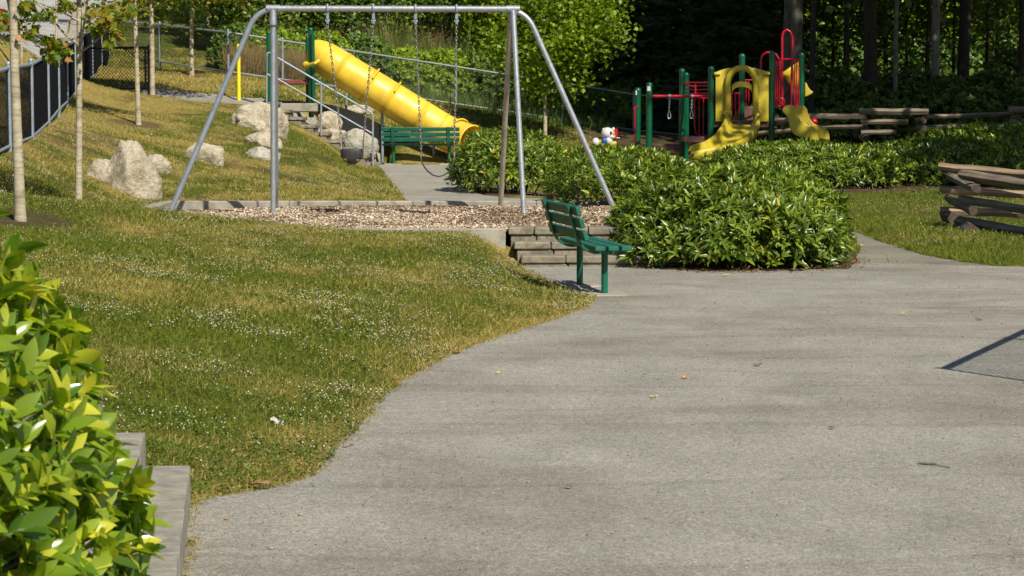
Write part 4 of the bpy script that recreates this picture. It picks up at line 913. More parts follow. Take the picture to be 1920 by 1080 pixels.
# red ladder and loops left of the panel
for yy in (155, 161, 168, 175): rod('ladder_rung', [(1284,yy-1,55.2),(1300,yy,54.9),(1330,yy,54.2)], .017)
rod('ladder_side', [(1282,158,55.3),(1304,163,54.7)], .025); rod('ladder_side', [(1304,158,54.6),(1304,180,54.6)], .022)
rod('guard_loop', [(1304,176,54.6),(1302,190,54.6),(1302.5,235,54.6),(1305,250,54.6),(1311,254,54.6),(1328,254,54.6)], .02)
for px in (1311, 1319): rod('guard_bar', [(px,183,54.6),(px,254,54.6)], .014)
rod('guard_bar', [(1302,184,54.6),(1330,184,54.6)], .018)
# hooded slide entrance: plate with arch opening, rolled rim, cross arch
def plate(px_in, px_out, D, mat, name, th=.05):
    b = MB(); n_ = len(px_in); vs = [at(x, y, D) for x, y in px_in]+[at(x, y, D) for x, y in px_out]
    fs = [(i, i+1, n_+i+1, n_+i) for i in range(n_-1)]; b.add(vs, fs); o = b.build(name, M[mat], pg, True, 30); s = o.modifiers.new('thick', 'SOLIDIFY'); s.thickness = th; s.offset = 0
    bv = o.modifiers.new('bev', 'BEVEL'); bv.width = .008; bv.segments = 2; return o
inn = [(1370,228),(1370,205),(1370,180),(1370,160)]+[(1391-21*math.cos(a), 160-28*math.sin(a)) for a in np.linspace(.2, PI-.2, 9)]+[(1412,160),(1412,180),(1412,205),(1412,228)]
out = [(1341.5,228),(1341.5,205),(1341.5,170),(1341.5,140)]+[(1341.5,135),(1347,133),(1356,130),(1366,127.5),(1391,127),(1416,127.5),(1426,130),(1435,133),(1441,135)]+[(1441,140),(1441,170),(1441,205),(1441,228)]
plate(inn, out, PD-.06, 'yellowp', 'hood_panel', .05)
rim = [(1365,214),(1365,195),(1365,175),(1365,160)]+[(1391-26*math.cos(q), 153-26*math.sin(q)) for q in np.linspace(.12, PI-.12, 11)]+[(1417,160),(1417,175),(1417,195),(1417,214)]
b = MB(); b.tube([at(x, y, PD-.16) for x, y in rim], .066, 12); b.build('hood_rim', M['yellowp'], pg, True)
ia = [(1372,174)]+[(1391-18*math.cos(a), 172-9*math.sin(a)) for a in np.linspace(.25, PI-.25, 7)]+[(1410,174)]; oa = [(1372,160)]+[(1391-17*math.cos(a), 159-6.5*math.sin(a)) for a in np.linspace(.25, PI-.25, 7)]+[(1410,160)]
plate(ia, oa, PD-.1, 'yellowp', 'cross_arch', .06)
for px in (1341, 1441):
    s_ = -1 if px < 1391 else 1; b = MB(); b.tube([at(px-s_*9, 138.5, PD-.1), at(px+s_*2.5, 138.5, PD-.1)], .035, 10); b.tube([at(px-s_*2, 138.5, PD-.1), at(px+s_*1, 138.5, PD-.1)], .045, 10); b.build('panel_bolt', M['yellowp'], pg, True)
    b = MB(); b.tube([at(px-s_*23, 209, PD-.14), at(px-s_*23, 216, PD-.16)], .1, 12); b.build('rim_socket', M['yellowp'], pg, True)
# curved slide bed
ST = [((1365,210),(1418,210),(1416,236),53.8,.0),((1361,227),(1421,223),(1419,248),53.3,.08),((1352,243),(1414,239),(1412,263),52.85,.17),((1339,257),(1398,256),(1391,283),52.4,.24),((1322,267),(1372,269),(1362,298),52.05,.29),((1308,271),(1342,276),(1336,303),51.85,.3),((1299,276),(1316,281),(1311,303.5),51.75,.3),((1294,284),(1298,289),(1291,298),51.7,.28)]
rows_ = []
for (lx, ly), (rx_, ry_), (bx, by), Ds, e_ in ST:
    Lr = at(lx, ly, Ds+e_); Rr = at(rx_, ry_, Ds-e_); Rb = at(bx, by, Ds-e_); Lf = Vector((Lr.x+.05, Ds+e_*.8+.02, min(Rb.z+.03, Lr.z-.04))); Rf = Vector((Rb.x-.03, Ds-e_+.05, Rb.z+.02))
    mid = (Lf+Rf)/2-Vector((0, 0, .01))
    rows_.append([Lr+Vector((-.035, .03, -.06)), Lr+Vector((-.03, .02, 0)), Lr, Lr.lerp(Lf, .6), Lf.lerp(mid, .25), mid, Rf.lerp(mid, .25), Rf.lerp(Rr, .35), Rr, Rr+Vector((.03, -.02, .0)), Rr+Vector((.035, -.03, -.05)), Rb+Vector((.012, -.02, 0))])
k = len(rows_[0]); cols_ = [catmull([r[j] for r in rows_], 5) for j in range(k)]; m = len(cols_[0]); vs = [cols_[j][i] for i in range(m) for j in range(k)]
fs = [(i*k+j, i*k+j+1, i*k+k+j+1, i*k+k+j) for i in range(m-1) for j in range(k-1)]
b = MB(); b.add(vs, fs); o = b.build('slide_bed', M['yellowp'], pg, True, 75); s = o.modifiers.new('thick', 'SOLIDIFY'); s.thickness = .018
b = MB(); q = at(1312, 296, PD-1.8); b.tube([(q.x, q.y, .1), (q.x, q.y, q.z)], .045, 10); b.build('slide_foot', M['yellow'], pg, True)
# red bars seen through the hood
for px in (1372, 1379, 1386): rod('guard_bar', [(px,176,55.3),(px,232,55.3)], .016)
rod('guard_bar', [(1368,175,55.3),(1388,175,55.3)], .02)
for px in (1399, 1404): rod('guard_bar', [(px,150,56),(px,200,56)], .013)
rod('guard_bar', [(1396,150,56),(1412,150,56)], .016)
b = MB(); q = at(1402, 215, 55.6); b.bbox(q, (.3, .3, .38), .03); b.build('step_box', M['deck'], pg)
# red arches and the tall loop
rod('hand_arch', [(1427,128,54.9),(1427,112,54.9),(1430,103,54.9),(1437,98.5,54.9),(1446,98,54.9),(1455,102,54.9),(1461,112,54.9),(1462,150,54.9),(1462,205,54.9)], .026)
rod('climb_loop', [(1466.5,200,54.6),(1466.5,70,54.6),(1469,60,54.6),(1475.5,55.5,54.6),(1482,60,54.6),(1486,70,54.6),(1485,130,54.6),(1483,198,54.6)], .028)
rod('guard_rail', [(1452,111,54.2),(1500,111,54.5)], .018); rod('guard_rail', [(1452,199,54.2),(1500,199,54.5)], .018)
for px in (1454,1457.5,1461,1490,1494,1498): rod('guard_bar', [(px,111,54.3),(px,199,54.3)], .013)
for i in range(3): rod('guard_bar', [(1456.5+i*4,113,55.4),(1456.5+i*4,200,55.4)], .013)
b = MB(); q = [at(1463,192+8*math.sin(a), 54.2)+V3(.1*math.cos(a),0,0) for a in np.linspace(0, 2*PI, 18)[:-1]]; b.tube(q, .018, 8, closed=True); b.build('steering_ring', M['red'], pg, True)
# spiral slide pieces behind
def outline(name, zs, D, mat, th, dx=0, dy=0, par=pg):
    bm = bmesh.new(); vs = [bm.verts.new(at(1080+(x+dx)*.3297, 38+(y+dy)*.3297, D)) for x, y in zs]; f = bm.faces.new(vs); bmesh.ops.triangulate(bm, faces=[f]); me = bpy.data.meshes.new(name); bm.to_mesh(me); bm.free()
    me.transform(parent_matrix(par).inverted()); o = link(name, me, M[mat], par); s = o.modifiers.new('thick', 'SOLIDIFY'); s.thickness = th; s.offset = 0; v = o.modifiers.new('bev', 'BEVEL'); v.width = min(.02, th*.35); v.segments = 2; v.limit_method = 'ANGLE'; return o
outline('spiral_chute', [(1298,352),(1308,360),(1318,382),(1330,398),(1346,408),(1335,420),(1318,428),(1298,436)], 56.4, 'yellowp', .3)
# tapering cover of the chute
b = MB(); vs = [at(x, y, d) for x, y, d in [(1467,136,55.6),(1484,124,55.7),(1497,115,55.8),(1500,117,55.8),(1499,150,56.1),(1494,172,56.1),(1480,158,55.9),(1469,143,55.7)]]; cc = sum(vs, V3(0,0,0))/8; b.add(vs+[cc+V3(0,.12,0)], [(i, (i+1) % 8, 8) for i in range(8)]); o = b.build('chute_cover', M['yellow'], pg, True, 60); s = o.modifiers.new('thick', 'SOLIDIFY'); s.thickness = .03
# wave slide on the right, two side walls and the bed
WV = [(1172,512),(1180,497),(1192,487),(1208,481),(1225,481),(1240,487),(1251,502),(1257,525),(1264,548),(1276,570),(1293,586),(1315,595),(1338,601),(1357,611),(1371,628),(1379,650),(1381,685),(1352,683),(1322,676),(1290,668),(1262,660),(1240,650),(1225,632),(1216,610),(1211,585),(1205,560),(1194,540),(1180,525)]
outline('wave_slide_wall', WV, 53.4, 'yellowp', .05); outline('wave_slide_wall', WV, 54.0, 'yellowp', .05, 62, 3)
bedp = [(1180,522),(1200,548),(1212,588),(1224,628),(1242,646),(1290,662),(1350,676),(1378,682)]
vs = []
for x, y in bedp: vs += [at(1080+x*.3297, 38+y*.3297, 53.4), at(1080+(x+62)*.3297, 38+(y+3)*.3297, 54.0)]
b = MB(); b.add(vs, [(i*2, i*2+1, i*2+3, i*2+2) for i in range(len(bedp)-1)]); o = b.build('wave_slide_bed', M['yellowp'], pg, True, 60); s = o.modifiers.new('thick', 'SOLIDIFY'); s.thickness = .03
b = MB(); b.sphere(at(1526, 228, 57), (.09,.09,.08), 14, 8); b.tube([at(1526, 232, 57), at(1526, 262, 57)], .025, 8)
props(b.build('red_knob_post', M['red'], None, True), 'low red rounded post behind the wavy yellow slide', 'post')
# spring rider: white bear-like ride
sr = empty('spring_rider', tuple(at(1132, 290, 62)), 'white bear-shaped spring rider with blue side disc on a yellow base behind the shrubs', 'spring rider')
SD = 62.
def sph(name, px, py, r, mat, dy=0): b = MB(); b.sphere(at(px, py, SD+dy), r, 20, 12); return b.build(name, M[mat], sr, True)
s1 = F/SD
b = MB(); b.sphere(at(1139, 250, SD), (.165, .15, .155), 20, 12); b.sphere(at(1146, 256, SD-.02), (.12, .11, .075), 16, 10); b.build('head', M['white'], sr, True)
sph('ear', 1132, 243, (.04,.03,.045), 'white'); sph('ear', 1150, 242, (.04,.03,.045), 'white', .05)
sph('eye', 1145.5, 249.5, (.028,.02,.05), 'black', -.13); sph('muzzle', 1150.5, 251.5, (.035,.06,.10), 'yellowp', -.06)
b = MB(); b.tube([at(1153,258.5,SD-.02), at(1156,250,SD-.02), at(1155.5,241,SD-.02)], [.06,.045,.03], 12); b.build('scarf', M['red'], sr, True)
b = MB(); b.tube([at(1150,258.5,SD-.05), at(1162,258.5,SD-.05)], .014, 8); b.build('hand_bar', M['white'], sr, True)
b = MB(); b.sphere(at(1141, 264, SD), (.11,.14,.13), 18, 10); b.build('body', M['white'], sr, True)
sph('side_disc', 1133, 264, (.075,.05,.075), 'blue', -.12); sph('tail', 1117, 266.5, (.1,.1,.115), 'white')
b = MB(); b.tube(catmull([at(1122,264,SD), at(1127,270,SD), at(1137,272.5,SD), at(1148,270,SD), at(1156,268.5,SD)], 4), [.06]*16+[.045], 12); b.build('base_rail', M['yellowp'], sr, True)
b = MB(); hel = [at(1136, 275, SD)+V3(.09*math.cos(a), .09*math.sin(a), -a*.012) for a in np.linspace(0, 2*PI*5, 90)]; b.tube(hel, .014, 8); b.build('coil_spring', M['black'], sr, True)
# ------------------------------------------------------------------ shrubs
def shoots(cx, cy, cz, rx, ry, top, n, lobes=9, seed=1, inner=.25, lumpy=.16, pw=.62):
    r = np.random.default_rng(seed); h = top-cz
    lob = [(r.uniform(-.55, .55), r.uniform(-.55, .55), r.uniform(.35, .6), r.uniform(.75, 1.0)) for _ in range(lobes)]
    v = r.normal(size=(n, 3)); v /= np.linalg.norm(v, axis=1, keepdims=True); v[:, 2] = np.abs(v[:, 2])
    el = np.arcsin(v[:, 2]); 
    k = 1-inner*r.random(n)**1.6
    bumpn = fbm(v[:, 0]*2.2+seed*5, v[:, 1]*2.2+v[:, 2]*1.7)
    k = k*(1-lumpy+2*lumpy*bumpn)
    sq = .78+.22*(1-v[:, 2])                                       # fuller shoulders
    P = np.stack([cx+rx*v[:, 0]*k*(1.06), cy+ry*v[:, 1]*k*1.06, cz+.06+(h-.05)*np.power(v[:, 2], pw)*k], 1)
    Nn = np.stack([v[:, 0]/rx, v[:, 1]/ry, v[:, 2]/h*1.0+.25], 1); Nn /= np.linalg.norm(Nn, axis=1, keepdims=True)
    return P, Nn
def whorls(P, A, nl, L, seed, spread=1.0, droop=.35):
    r = np.random.default_rng(seed); n = len(P); P2 = np.repeat(P, nl, 0); A2 = np.repeat(A, nl, 0); m = n*nl
    th = np.tile(np.arange(nl)*2*PI/nl, n)+np.repeat(r.random(n)*2*PI, nl)+r.normal(0, .25, m)
    ref = np.where(np.abs(A2[:, 2:3]) < .9, np.array([[0, 0, 1.]]), np.array([[1., 0, 0]])); e1 = np.cross(A2, ref); e1 /= np.linalg.norm(e1, axis=1, keepdims=True); e2 = np.cross(A2, e1)
    op = r.uniform(.25, 1.25, m)*spread
    rad_ = e1*np.cos(th)[:, None]+e2*np.sin(th)[:, None]; D = A2*np.cos(op)[:, None]+rad_*np.sin(op)[:, None]; D[:, 2] -= droop*r.random(m)
    Nn = A2*np.sin(op)[:, None]-rad_*np.cos(op)[:, None]+r.normal(0, .22, (m, 3)); Nn[:, 2] += .25
    return P2+A2*r.uniform(-.35, .1, m)[:, None]*L, D, Nn
def shrub(cx, cy, cz, rx, ry, top, n, label, seed, L=.115, nl=7, mat='lf_shrub', asp=.3, group='broadleaf evergreen shrubs in the bed', name='shrub', tpl='lance', bright=0.):
    t = empty(name, (cx, cy, cz), label, 'shrub', group)
    P, A_ = shoots(cx, cy, cz, rx, ry, top, n, seed=seed); P2, D, Nn = whorls(P, A_, nl, L, seed+1); m = len(P2); r = np.random.default_rng(seed+2)
    Ls = L*r.uniform(.65, 1.15, m)*np.repeat(r.uniform(.65, 1.3, len(P)), nl); rel = (P2[:, 2]-cz)/(top-cz)
    tint = np.clip(r.normal(.42+bright, .17, m)+np.repeat(r.normal(0, .15, len(P)), nl)+.1*(rel-.5), 0, .86); tint = np.where(r.random(m) < .015, 1., tint)
    scatter('foliage', tpl, P2, D, Nn, Ls, Ls*asp, tint, M[mat], t)
    b = MB(); r2 = random.Random(seed)
    for i in range(26):
        a = r2.uniform(0, 2*PI); q = math.sqrt(r2.random())*.85; ex = V3(cx+rx*q*math.cos(a), cy+ry*q*math.sin(a), cz+(top-cz)*(.75*(1-q*q)+.15)); bs_ = V3(cx+rx*.55*q*math.cos(a), cy+ry*.55*q*math.sin(a), cz-.1)
        b.tube([bs_, (bs_+ex)/2+V3(0,0,.05), ex], [.014,.01,.005], 5)
    b.build('stem', M['barkd'], t, True); return t
SL = ['broadleaf shrub at the far left of the bed, under the tube slide exit', 'broadleaf shrub just behind the sloping right swing leg', 'largest and nearest rounded broadleaf shrub beside the stone steps and the end-on bench', 'broadleaf shrub in the middle of the bed in front of the yellow curved slide', 'wide sunlit shrub right behind the largest one, below the wavy yellow slide', 'half-shaded shrub mass behind the near log fence', 'dark shaded shrub in front of the far log fence at the right edge']
NS = [1500, 1900, 4300, 1500, 2600, 2400, 1500]
for i, s_ in enumerate(SHR):
    big = 1.0 if i < 4 else 1.15
    shrub(s_[0], s_[1], s_[2], s_[3], s_[4], s_[5], NS[i], SL[i], 100+i*7, L=[.115,.115,.118,.115,.13,.135,.14][i])
shrub(3.25, 31.3, .1, .85, 1.6, .9, 1300, 'shrub filling the gap behind the right shoulder of the largest shrub', 171)
shrub(1.78, 27.35, 0, .62, .8, .68, 700, 'low spreading shrub skirt between the stone steps and the largest shrub', 183)
shrub(2.75, 31.2, .2, .8, 1.4, .93, 1200, 'shrub right behind the left shoulder of the largest shrub', 177)
# near hedge at the left edge
t = empty('hedge', (-2.15, 6.5, .2), 'large close glossy-leaved hedge at the lower left edge of the picture', 'hedge')
P, A_ = shoots(-2.2, 6.5, -.5, 1.14, 1.3, 1.59, 4000, seed=9, inner=.3, lumpy=.09, pw=.4); 
P2, D, Nn = whorls(P, A_, 7, .12, 10, .95, .1); m = len(P2); r = np.random.default_rng(12); Ls = .105*r.uniform(.6, 1.2, m)
P2[:, 2] = P2[:, 2]; tint = np.clip(r.normal(.62, .2, m)+np.repeat(r.normal(0, .14, len(P)), 7), 0, 1)
scatter('foliage', 'big', P2, D, Nn, Ls, Ls*.40, tint, M['lf_hedge'], t)
b = MB(); r2 = random.Random(5)
for p, a in list(zip(P, A_))[::2]:
    p = Vector(p); a = Vector(a); b.tube([p-a*.3, p-a*.1, p+a*.02], [.006,.004,.003], 5)
b.build('twig', M['barkg'], t, True)
b = MB()
for i in range(14): a = r2.uniform(0, 2*PI); b.tube([(-2.2+.4*math.cos(a), 6.5+.4*math.sin(a), -.1), (-2.2+.7*math.cos(a), 6.5+.7*math.sin(a), .5), (-2.2+.9*math.cos(a), 6.5+.9*math.sin(a), .9)], [.025,.018,.008], 7)
b.build('stem', M['barkd'], t, True)
# ------------------------------------------------------------------ trees
def tree(name, base, h, r0, label, crown, nleaf, L, mat='lf_young', bark='bark', lean=(0, 0), group=None, branches=None, tpl='maple', bright=0., seed=1, nb=9, bstart=.45, asp=.9, cat='tree', flat=1., clump=.22, nclump=None, topr=.35, tsd=.16, knots=True):
    t = empty(name, tuple(base), label, cat, group); r2 = random.Random(seed); r = np.random.default_rng(seed); base = Vector(base)
    b = MB(); k = 14; pts = []; rs = []
    for i in range(k+1):
        f = i/k; pts.append(base+V3(lean[0]*f*h+math.sin(f*5+seed)*.012*h*.4, lean[1]*f*h, -.15+f*(h+.15))); rs.append(r0*(1-(1-topr)*f)*(1+(.35*math.exp(-f*h/.12) if r0 < .2 else .5*math.exp(-f*h/.5))))
    b.tube(pts, rs, 12 if r0 < .12 else 16)
    def tp(f): x = f*k; i = min(k-1, int(x)); return pts[i].lerp(pts[i+1], x-i), rs[min(k, i)]
    if knots:
        for i in range(5): p, rr_ = tp(r2.uniform(.1, .8)); a = r2.uniform(-PI, 0); b.sphere(p+V3(math.cos(a)*rr_*.8, math.sin(a)*rr_*.8, 0), rr_*.35, 7, 5)
    b.build('trunk', M[bark], t, True)
    c, rad3 = crown; c = Vector(c); cl = []
    bb = MB()
    for i in range(nb):
        f = bstart+(1-bstart)*(i/nb)**.9; p, rr_ = tp(min(.99, f)); a = i*2.4+r2.uniform(-.4, .4)+seed; d = r2.uniform(.6, 1.0); e_ = c+V3(math.cos(a)*rad3[0]*d, math.sin(a)*rad3[1]*d, rad3[2]*r2.uniform(-.55, .75))
        m_ = p.lerp(e_, .5)+V3(0, 0, .08*h*r2.uniform(-.3, 1)*.4); q = [p, p.lerp(m_, .5)+V3(0,0,.02), m_, e_.lerp(m_, .4), e_]; bb.tube(catmull(q, 2), [max(.004, rr_*.42*(1-j/9)) for j in range(9)], 7)
        for u in (.45, .6, .75, .9, 1.): 
            s_ = m_.lerp(e_, (u-.5)*2) if u > .5 else p.lerp(m_, u*2)
            for _ in range(2):
                g = s_+V3(r2.gauss(0, .22)*rad3[0], r2.gauss(0, .22)*rad3[1], r2.gauss(0, .16)*rad3[2]); cl.append(g); bb.tube([s_, s_.lerp(g, .5)+V3(0,0,.03*h*.1), g], [rr_*.14+.002, rr_*.1+.0015, .002], 5)
    if branches:
        for br in branches: q = catmull([Vector(v) for v in br[0]], 4); bb.tube(q, [max(.003, br[1]*(1-.8*j/len(q))) for j in range(len(q))], 7)
    bb.build('branches', M[bark], t, True)
    nc = nclump or int(len(cl)*.8); vv = rv(nc)*(rng.random((nc, 1))**.4); extra = np.array(c)+vv*np.array(rad3); C_ = np.concatenate([np.array([tuple(g) for g in cl]), extra])
    w_ = rng.random(len(C_))**1.2+.15; idx = rng.choice(len(C_), nleaf, p=w_/w_.sum()); sc_ = clump*np.array(rad3)
    P = C_[idx]+rng.normal(size=(nleaf, 3))*np.minimum(sc_, .55*max(1, rad3[0]/1.6))*.8*np.array([1, 1, flat]); D = rv(nleaf); D[:, 2] = D[:, 2]*.6-.25; Nn = rv(nleaf)*.75+np.array([0, 0, .8])
    ct = rng.normal(0, tsd*.7, len(C_)); ti = np.clip(.42+bright+ct[idx]+rng.normal(0, tsd, nleaf), 0, 1); Ls = L*rng.uniform(.6, 1.25, nleaf)
    scatter('crown', tpl, P, D, Nn, Ls, Ls*asp, ti, M[mat], t); return t
def youngtree(px, py, D, h, wpx, label, cx_off, cz, rad3, nl, L=.085, seed=1, bright=0., leanpx=0, branches=None, nb=9, mat='lf_young'):
    p = at(px, py, D); p.z = min(p.z, gz(p.x, p.y)+.03); ln_ = 0
    return tree('young_tree', p, h, wpx*D/F/2, label, ((p.x+cx_off, D, cz), rad3), nl, L, bright=bright, seed=seed, lean=(leanpx*D/F/h, 0), group='slender young trees on the park lawn', branches=branches, nb=nb, mat=mat, tsd=.2)
def Bp(*a): return [tuple(at(*q)) for q in a]
youngtree(35, 425, 24, 4.6, 22, 'nearest pale-barked young tree, thick trunk with an orange pruning scar at the left edge', -.2, 4.4, (1.0,1.0,1.1), 2600, seed=2, bright=.05, branches=[(Bp((30,10,24),(12,-10,24),(-10,5,24)), .012)])
youngtree(150, 388, 27.3, 4.6, 15, 'second pale-barked young tree with low bare branches spreading in front of the black fence', 0, 4.35, (1.3,1.2,.95), 3600, seed=5, bright=.1,
  branches=[(Bp((148,85,27.3),(120,62,27.2),(85,20,27.1),(50,-5,27)), .017), (Bp((149,40,27.3),(120,25,27.2),(65,2,27.1)), .013), (Bp((147,70,27.3),(105,70,27),(60,62,26.9),(20,55,26.8)), .009), (Bp((150,98,27.3),(170,85,27.2),(200,60,27.1),(245,38,27)), .014), (Bp((150,38,27.3),(175,25,27.2),(222,0,27.1)), .014), (Bp((148,65,27.3),(160,58,27.1),(185,52,27)), .007)])
youngtree(257, 235, 46, 5.6, 10, 'slender young tree with orange tinged leaves in a bare soil ring on the lawn', -.1, 4.7, (1.3,1.1,1.2), 5200, L=.11, seed=8, bright=.16)
youngtree(284, 190, 55.3, 5.6, 11, 'pale young tree beside the upper path just right of the open gate', .2, 5.0, (1.6,1.4,1.2), 6000, L=.11, seed=13, bright=.2)
youngtree(361, 142, 66, 5.0, 9, 'pale young tree standing at the bottom rail of the long fence', .0, 4.9, (1.6,1.4,1.1), 6000, L=.12, seed=17, bright=.02)
youngtree(1024, 268, 68, 6.0, 8, 'thin pale young tree before the long fence, crown beside the right sloping swing leg', .35, 4.1, (1.75,1.4,1.9), 15000, L=.135, seed=23, bright=.0, mat='lf_lit')
T1 = [o for o in bpy.data.objects if o.name.startswith('young_tree')][0]
b = MB(); q = at(34, 71, 23.93); b.tube([q+V3(0,.03,0), q+V3(.012,-.03,-.005)], [.03,.027], 12); b.build('pruning_scar', simple('fresh_cut_wood', (.6, .3, .14), .8), T1, True)
# leaf sprays on the low branches of the second tree
T2 = [o for o in bpy.data.objects if o.name.startswith('young_tree')][1]
sp_list = [(20,70),(15,50),(42,20),(58,62),(60,55),(85,75),(100,82),(92,95),(112,98),(118,90),(98,78),(170,25),(185,45),(178,55),(200,35),(208,25),(215,50),(205,78),(192,20),(228,30),(220,62),(68,30),(88,25),(30,40),(10,30),(240,20),(120,8),(125,12),(55,8),(45,12),(98,103)]
P = []; 
for px, py in sp_list:
    for k in range(34): P.append(tuple(at(px+random.gauss(0, 6.5), py+random.gauss(0, 5.5), 27.1+random.gauss(0, .15))))
P = np.array(P); m = len(P); D = rv(m); D[:, 2] = D[:, 2]*.5-.5; ti = np.clip(rng.normal(.6, .22, m)+.12*(P[:, 0] > -5), 0, 1); Ls = .085*rng.uniform(.6, 1.2, m)
scatter('low_leaves', 'maple', P, D, rv(m)+np.array([0, -.3, .5]), Ls, Ls*.9, ti, M['lf_young'], T2)
# street-side trees beyond the fence
for i, (px, py, D, w_, lab) in enumerate([(107, 66, 70, 6, 'thin pale street tree on the dry verge between the road and the fence, middle one'), (159, 56, 80, 5, 'thin pale street tree on the verge, farthest up the road'), (38.5, 124, 50, 6, 'thin street tree just behind the nearest trunk, at the road end of the verge')]):
    p = at(px, py, D); p.z = gz(p.x, p.y); tree('street_tree', p, 6, w_*D/F/2, lab, ((p.x, D, p.z+5.4), (1.5,1.5,1.6)), 2200, .14, seed=30+i, bright=.05, group='street trees on the verge', tpl='quadleaf')
# ------------------------------------------------------------------ woods behind the fence
def wood(px, D, base_dz, cz, rad3, nl, L, label, seed, mat='lf_lit', bark='barkg', r0=.12, h=7, name='broadleaf_tree', group='leafy trees behind the long fence', bright=0., tpl='quadleaf', tsd=.16, x=None, clump=.15, asp=.75):
    X_ = at(px, 100, D).x if x is None else x; z = gz(X_, D)
    return tree(name, (X_, D, z), h, r0, label, ((X_, D, z+cz), rad3), nl, L, mat=mat, bark=bark, seed=seed, bright=bright, group=group, tpl=tpl, nb=8, bstart=.25, asp=asp, knots=False, clump=clump, tsd=tsd)
W = [(395, 84, 3.6, (2.0,1.6,2.7), 13000, .17, 'lf_mid', .12, 'leafy tree behind the fence nearest the street end'),
     (470, 78.5, 2.9, (1.7,1.3,2.9), 17000, .17, 'lf_mid', .1, 'pale large-leaved tree behind the fence above the yellow post'),
     (560, 79, 2.9, (1.8,1.4,3.0), 16000, .13, 'lf_mid', .15, 'dense leafy tree behind the fence above the slide platform'),
     (660, 79, 2.9, (1.7,1.4,2.8), 16000, .14, 'lf_mid', .05, 'shadowy leafy tree behind the upper half of the tube slide'),
     (745, 80, 3.6, (1.6,1.4,2.6), 14000, .15, 'lf_lit', .05, 'bright yellow-green maple behind the swing chains'),
     (850, 80, 3.8, (1.8,1.4,2.8), 15000, .14, 'lf_mid', .12, 'leafy tree with hanging sprays behind the right swing chain'),
     (945, 78, 3.4, (1.5,1.3,2.6), 14000, .15, 'lf_lit', .0, 'bright maple behind the right tripod of the swing frame'),
     (1065, 80, 4.2, (1.9,1.5,2.4), 15000, .15, 'lf_lit', -.05, 'sunlit maple at the edge of the dark conifers')]
for i, (px, D, cz, rad3, nl, L, mt, br, lab) in enumerate(W): wood(px, D, 0, cz, rad3, nl, L, lab, 200+i*3, mt, bright=br+.1, tsd=.2)
BR = [(455,74),(520,73.5),(600,74),(680,74.5),(760,75),(830,75.4),(900,75.8),(965,76.3),(1030,76.6),(1100,77),(1165,77.4)]
for i, (px, D) in enumerate(BR):
    X_ = at(px, 150, D).x; z = gz(X_, D); lab = 'bramble bush behind the fence, number %d' % i
    where = ['at its far left by the thin fence tree', 'above the slide platform', 'above the head of the tube slide', 'above the middle of the tube slide', 'behind the left belt swing chain', 'behind the right belt swing chain', 'left of the tripod legs', 'between the tripod legs', 'around the thin fence tree', 'right of the sloping swing leg', 'left of the green climber posts'][i]
    shrub(X_, D+.3, z-.1, 1.0, 1.0, z+1.25+.4*random.random(), 1300, 'wild bramble bush along the long fence, '+where, 300+i*5, L=.13, nl=6, mat='lf_lit' if i % 3 else 'lf_mid', asp=.5, group='wild bushes along the long fence', name='bramble_bush', tpl='quadleaf', bright=.12 if i < 9 else 0)
def grasstuft(pxs, D0, D1, py, n, h, mat, label, name, wd=.012):
    px = rng.uniform(pxs[0], pxs[1], n); D = rng.uniform(D0, D1, n); x = (px-960)/F*D; z = zt(x, D, True); P = np.stack([x, D, z-.02], 1); Dr = rng.normal(size=(n, 3))*.22; Dr[:, 2] = 1
    L = h*rng.uniform(.5, 1.15, n); o = scatter(name, 'blade', P, Dr, rv(n), L, np.full(n, wd), np.clip(rng.normal(.5, .25, n), 0, 1), M[mat], H=L*.8); return props(o, kind='stuff')
grasstuft((430, 585), 70.2, 73, 0, 5000, 1.05, 'drygrass', '', 'tall_grass', .014)
grasstuft((440, 1150), 72.2, 75, 0, 2600, .5, 'longgrass', '', 'tall_grass', .016)
grasstuft((690, 880), 76, 77.2, 0, 3500, 1.9, 'longgrass', '', 'tall_grass', .02)
grasstuft((700, 870), 76, 77, 0, 500, 2.3, 'drygrass', '', 'tall_grass', .025)
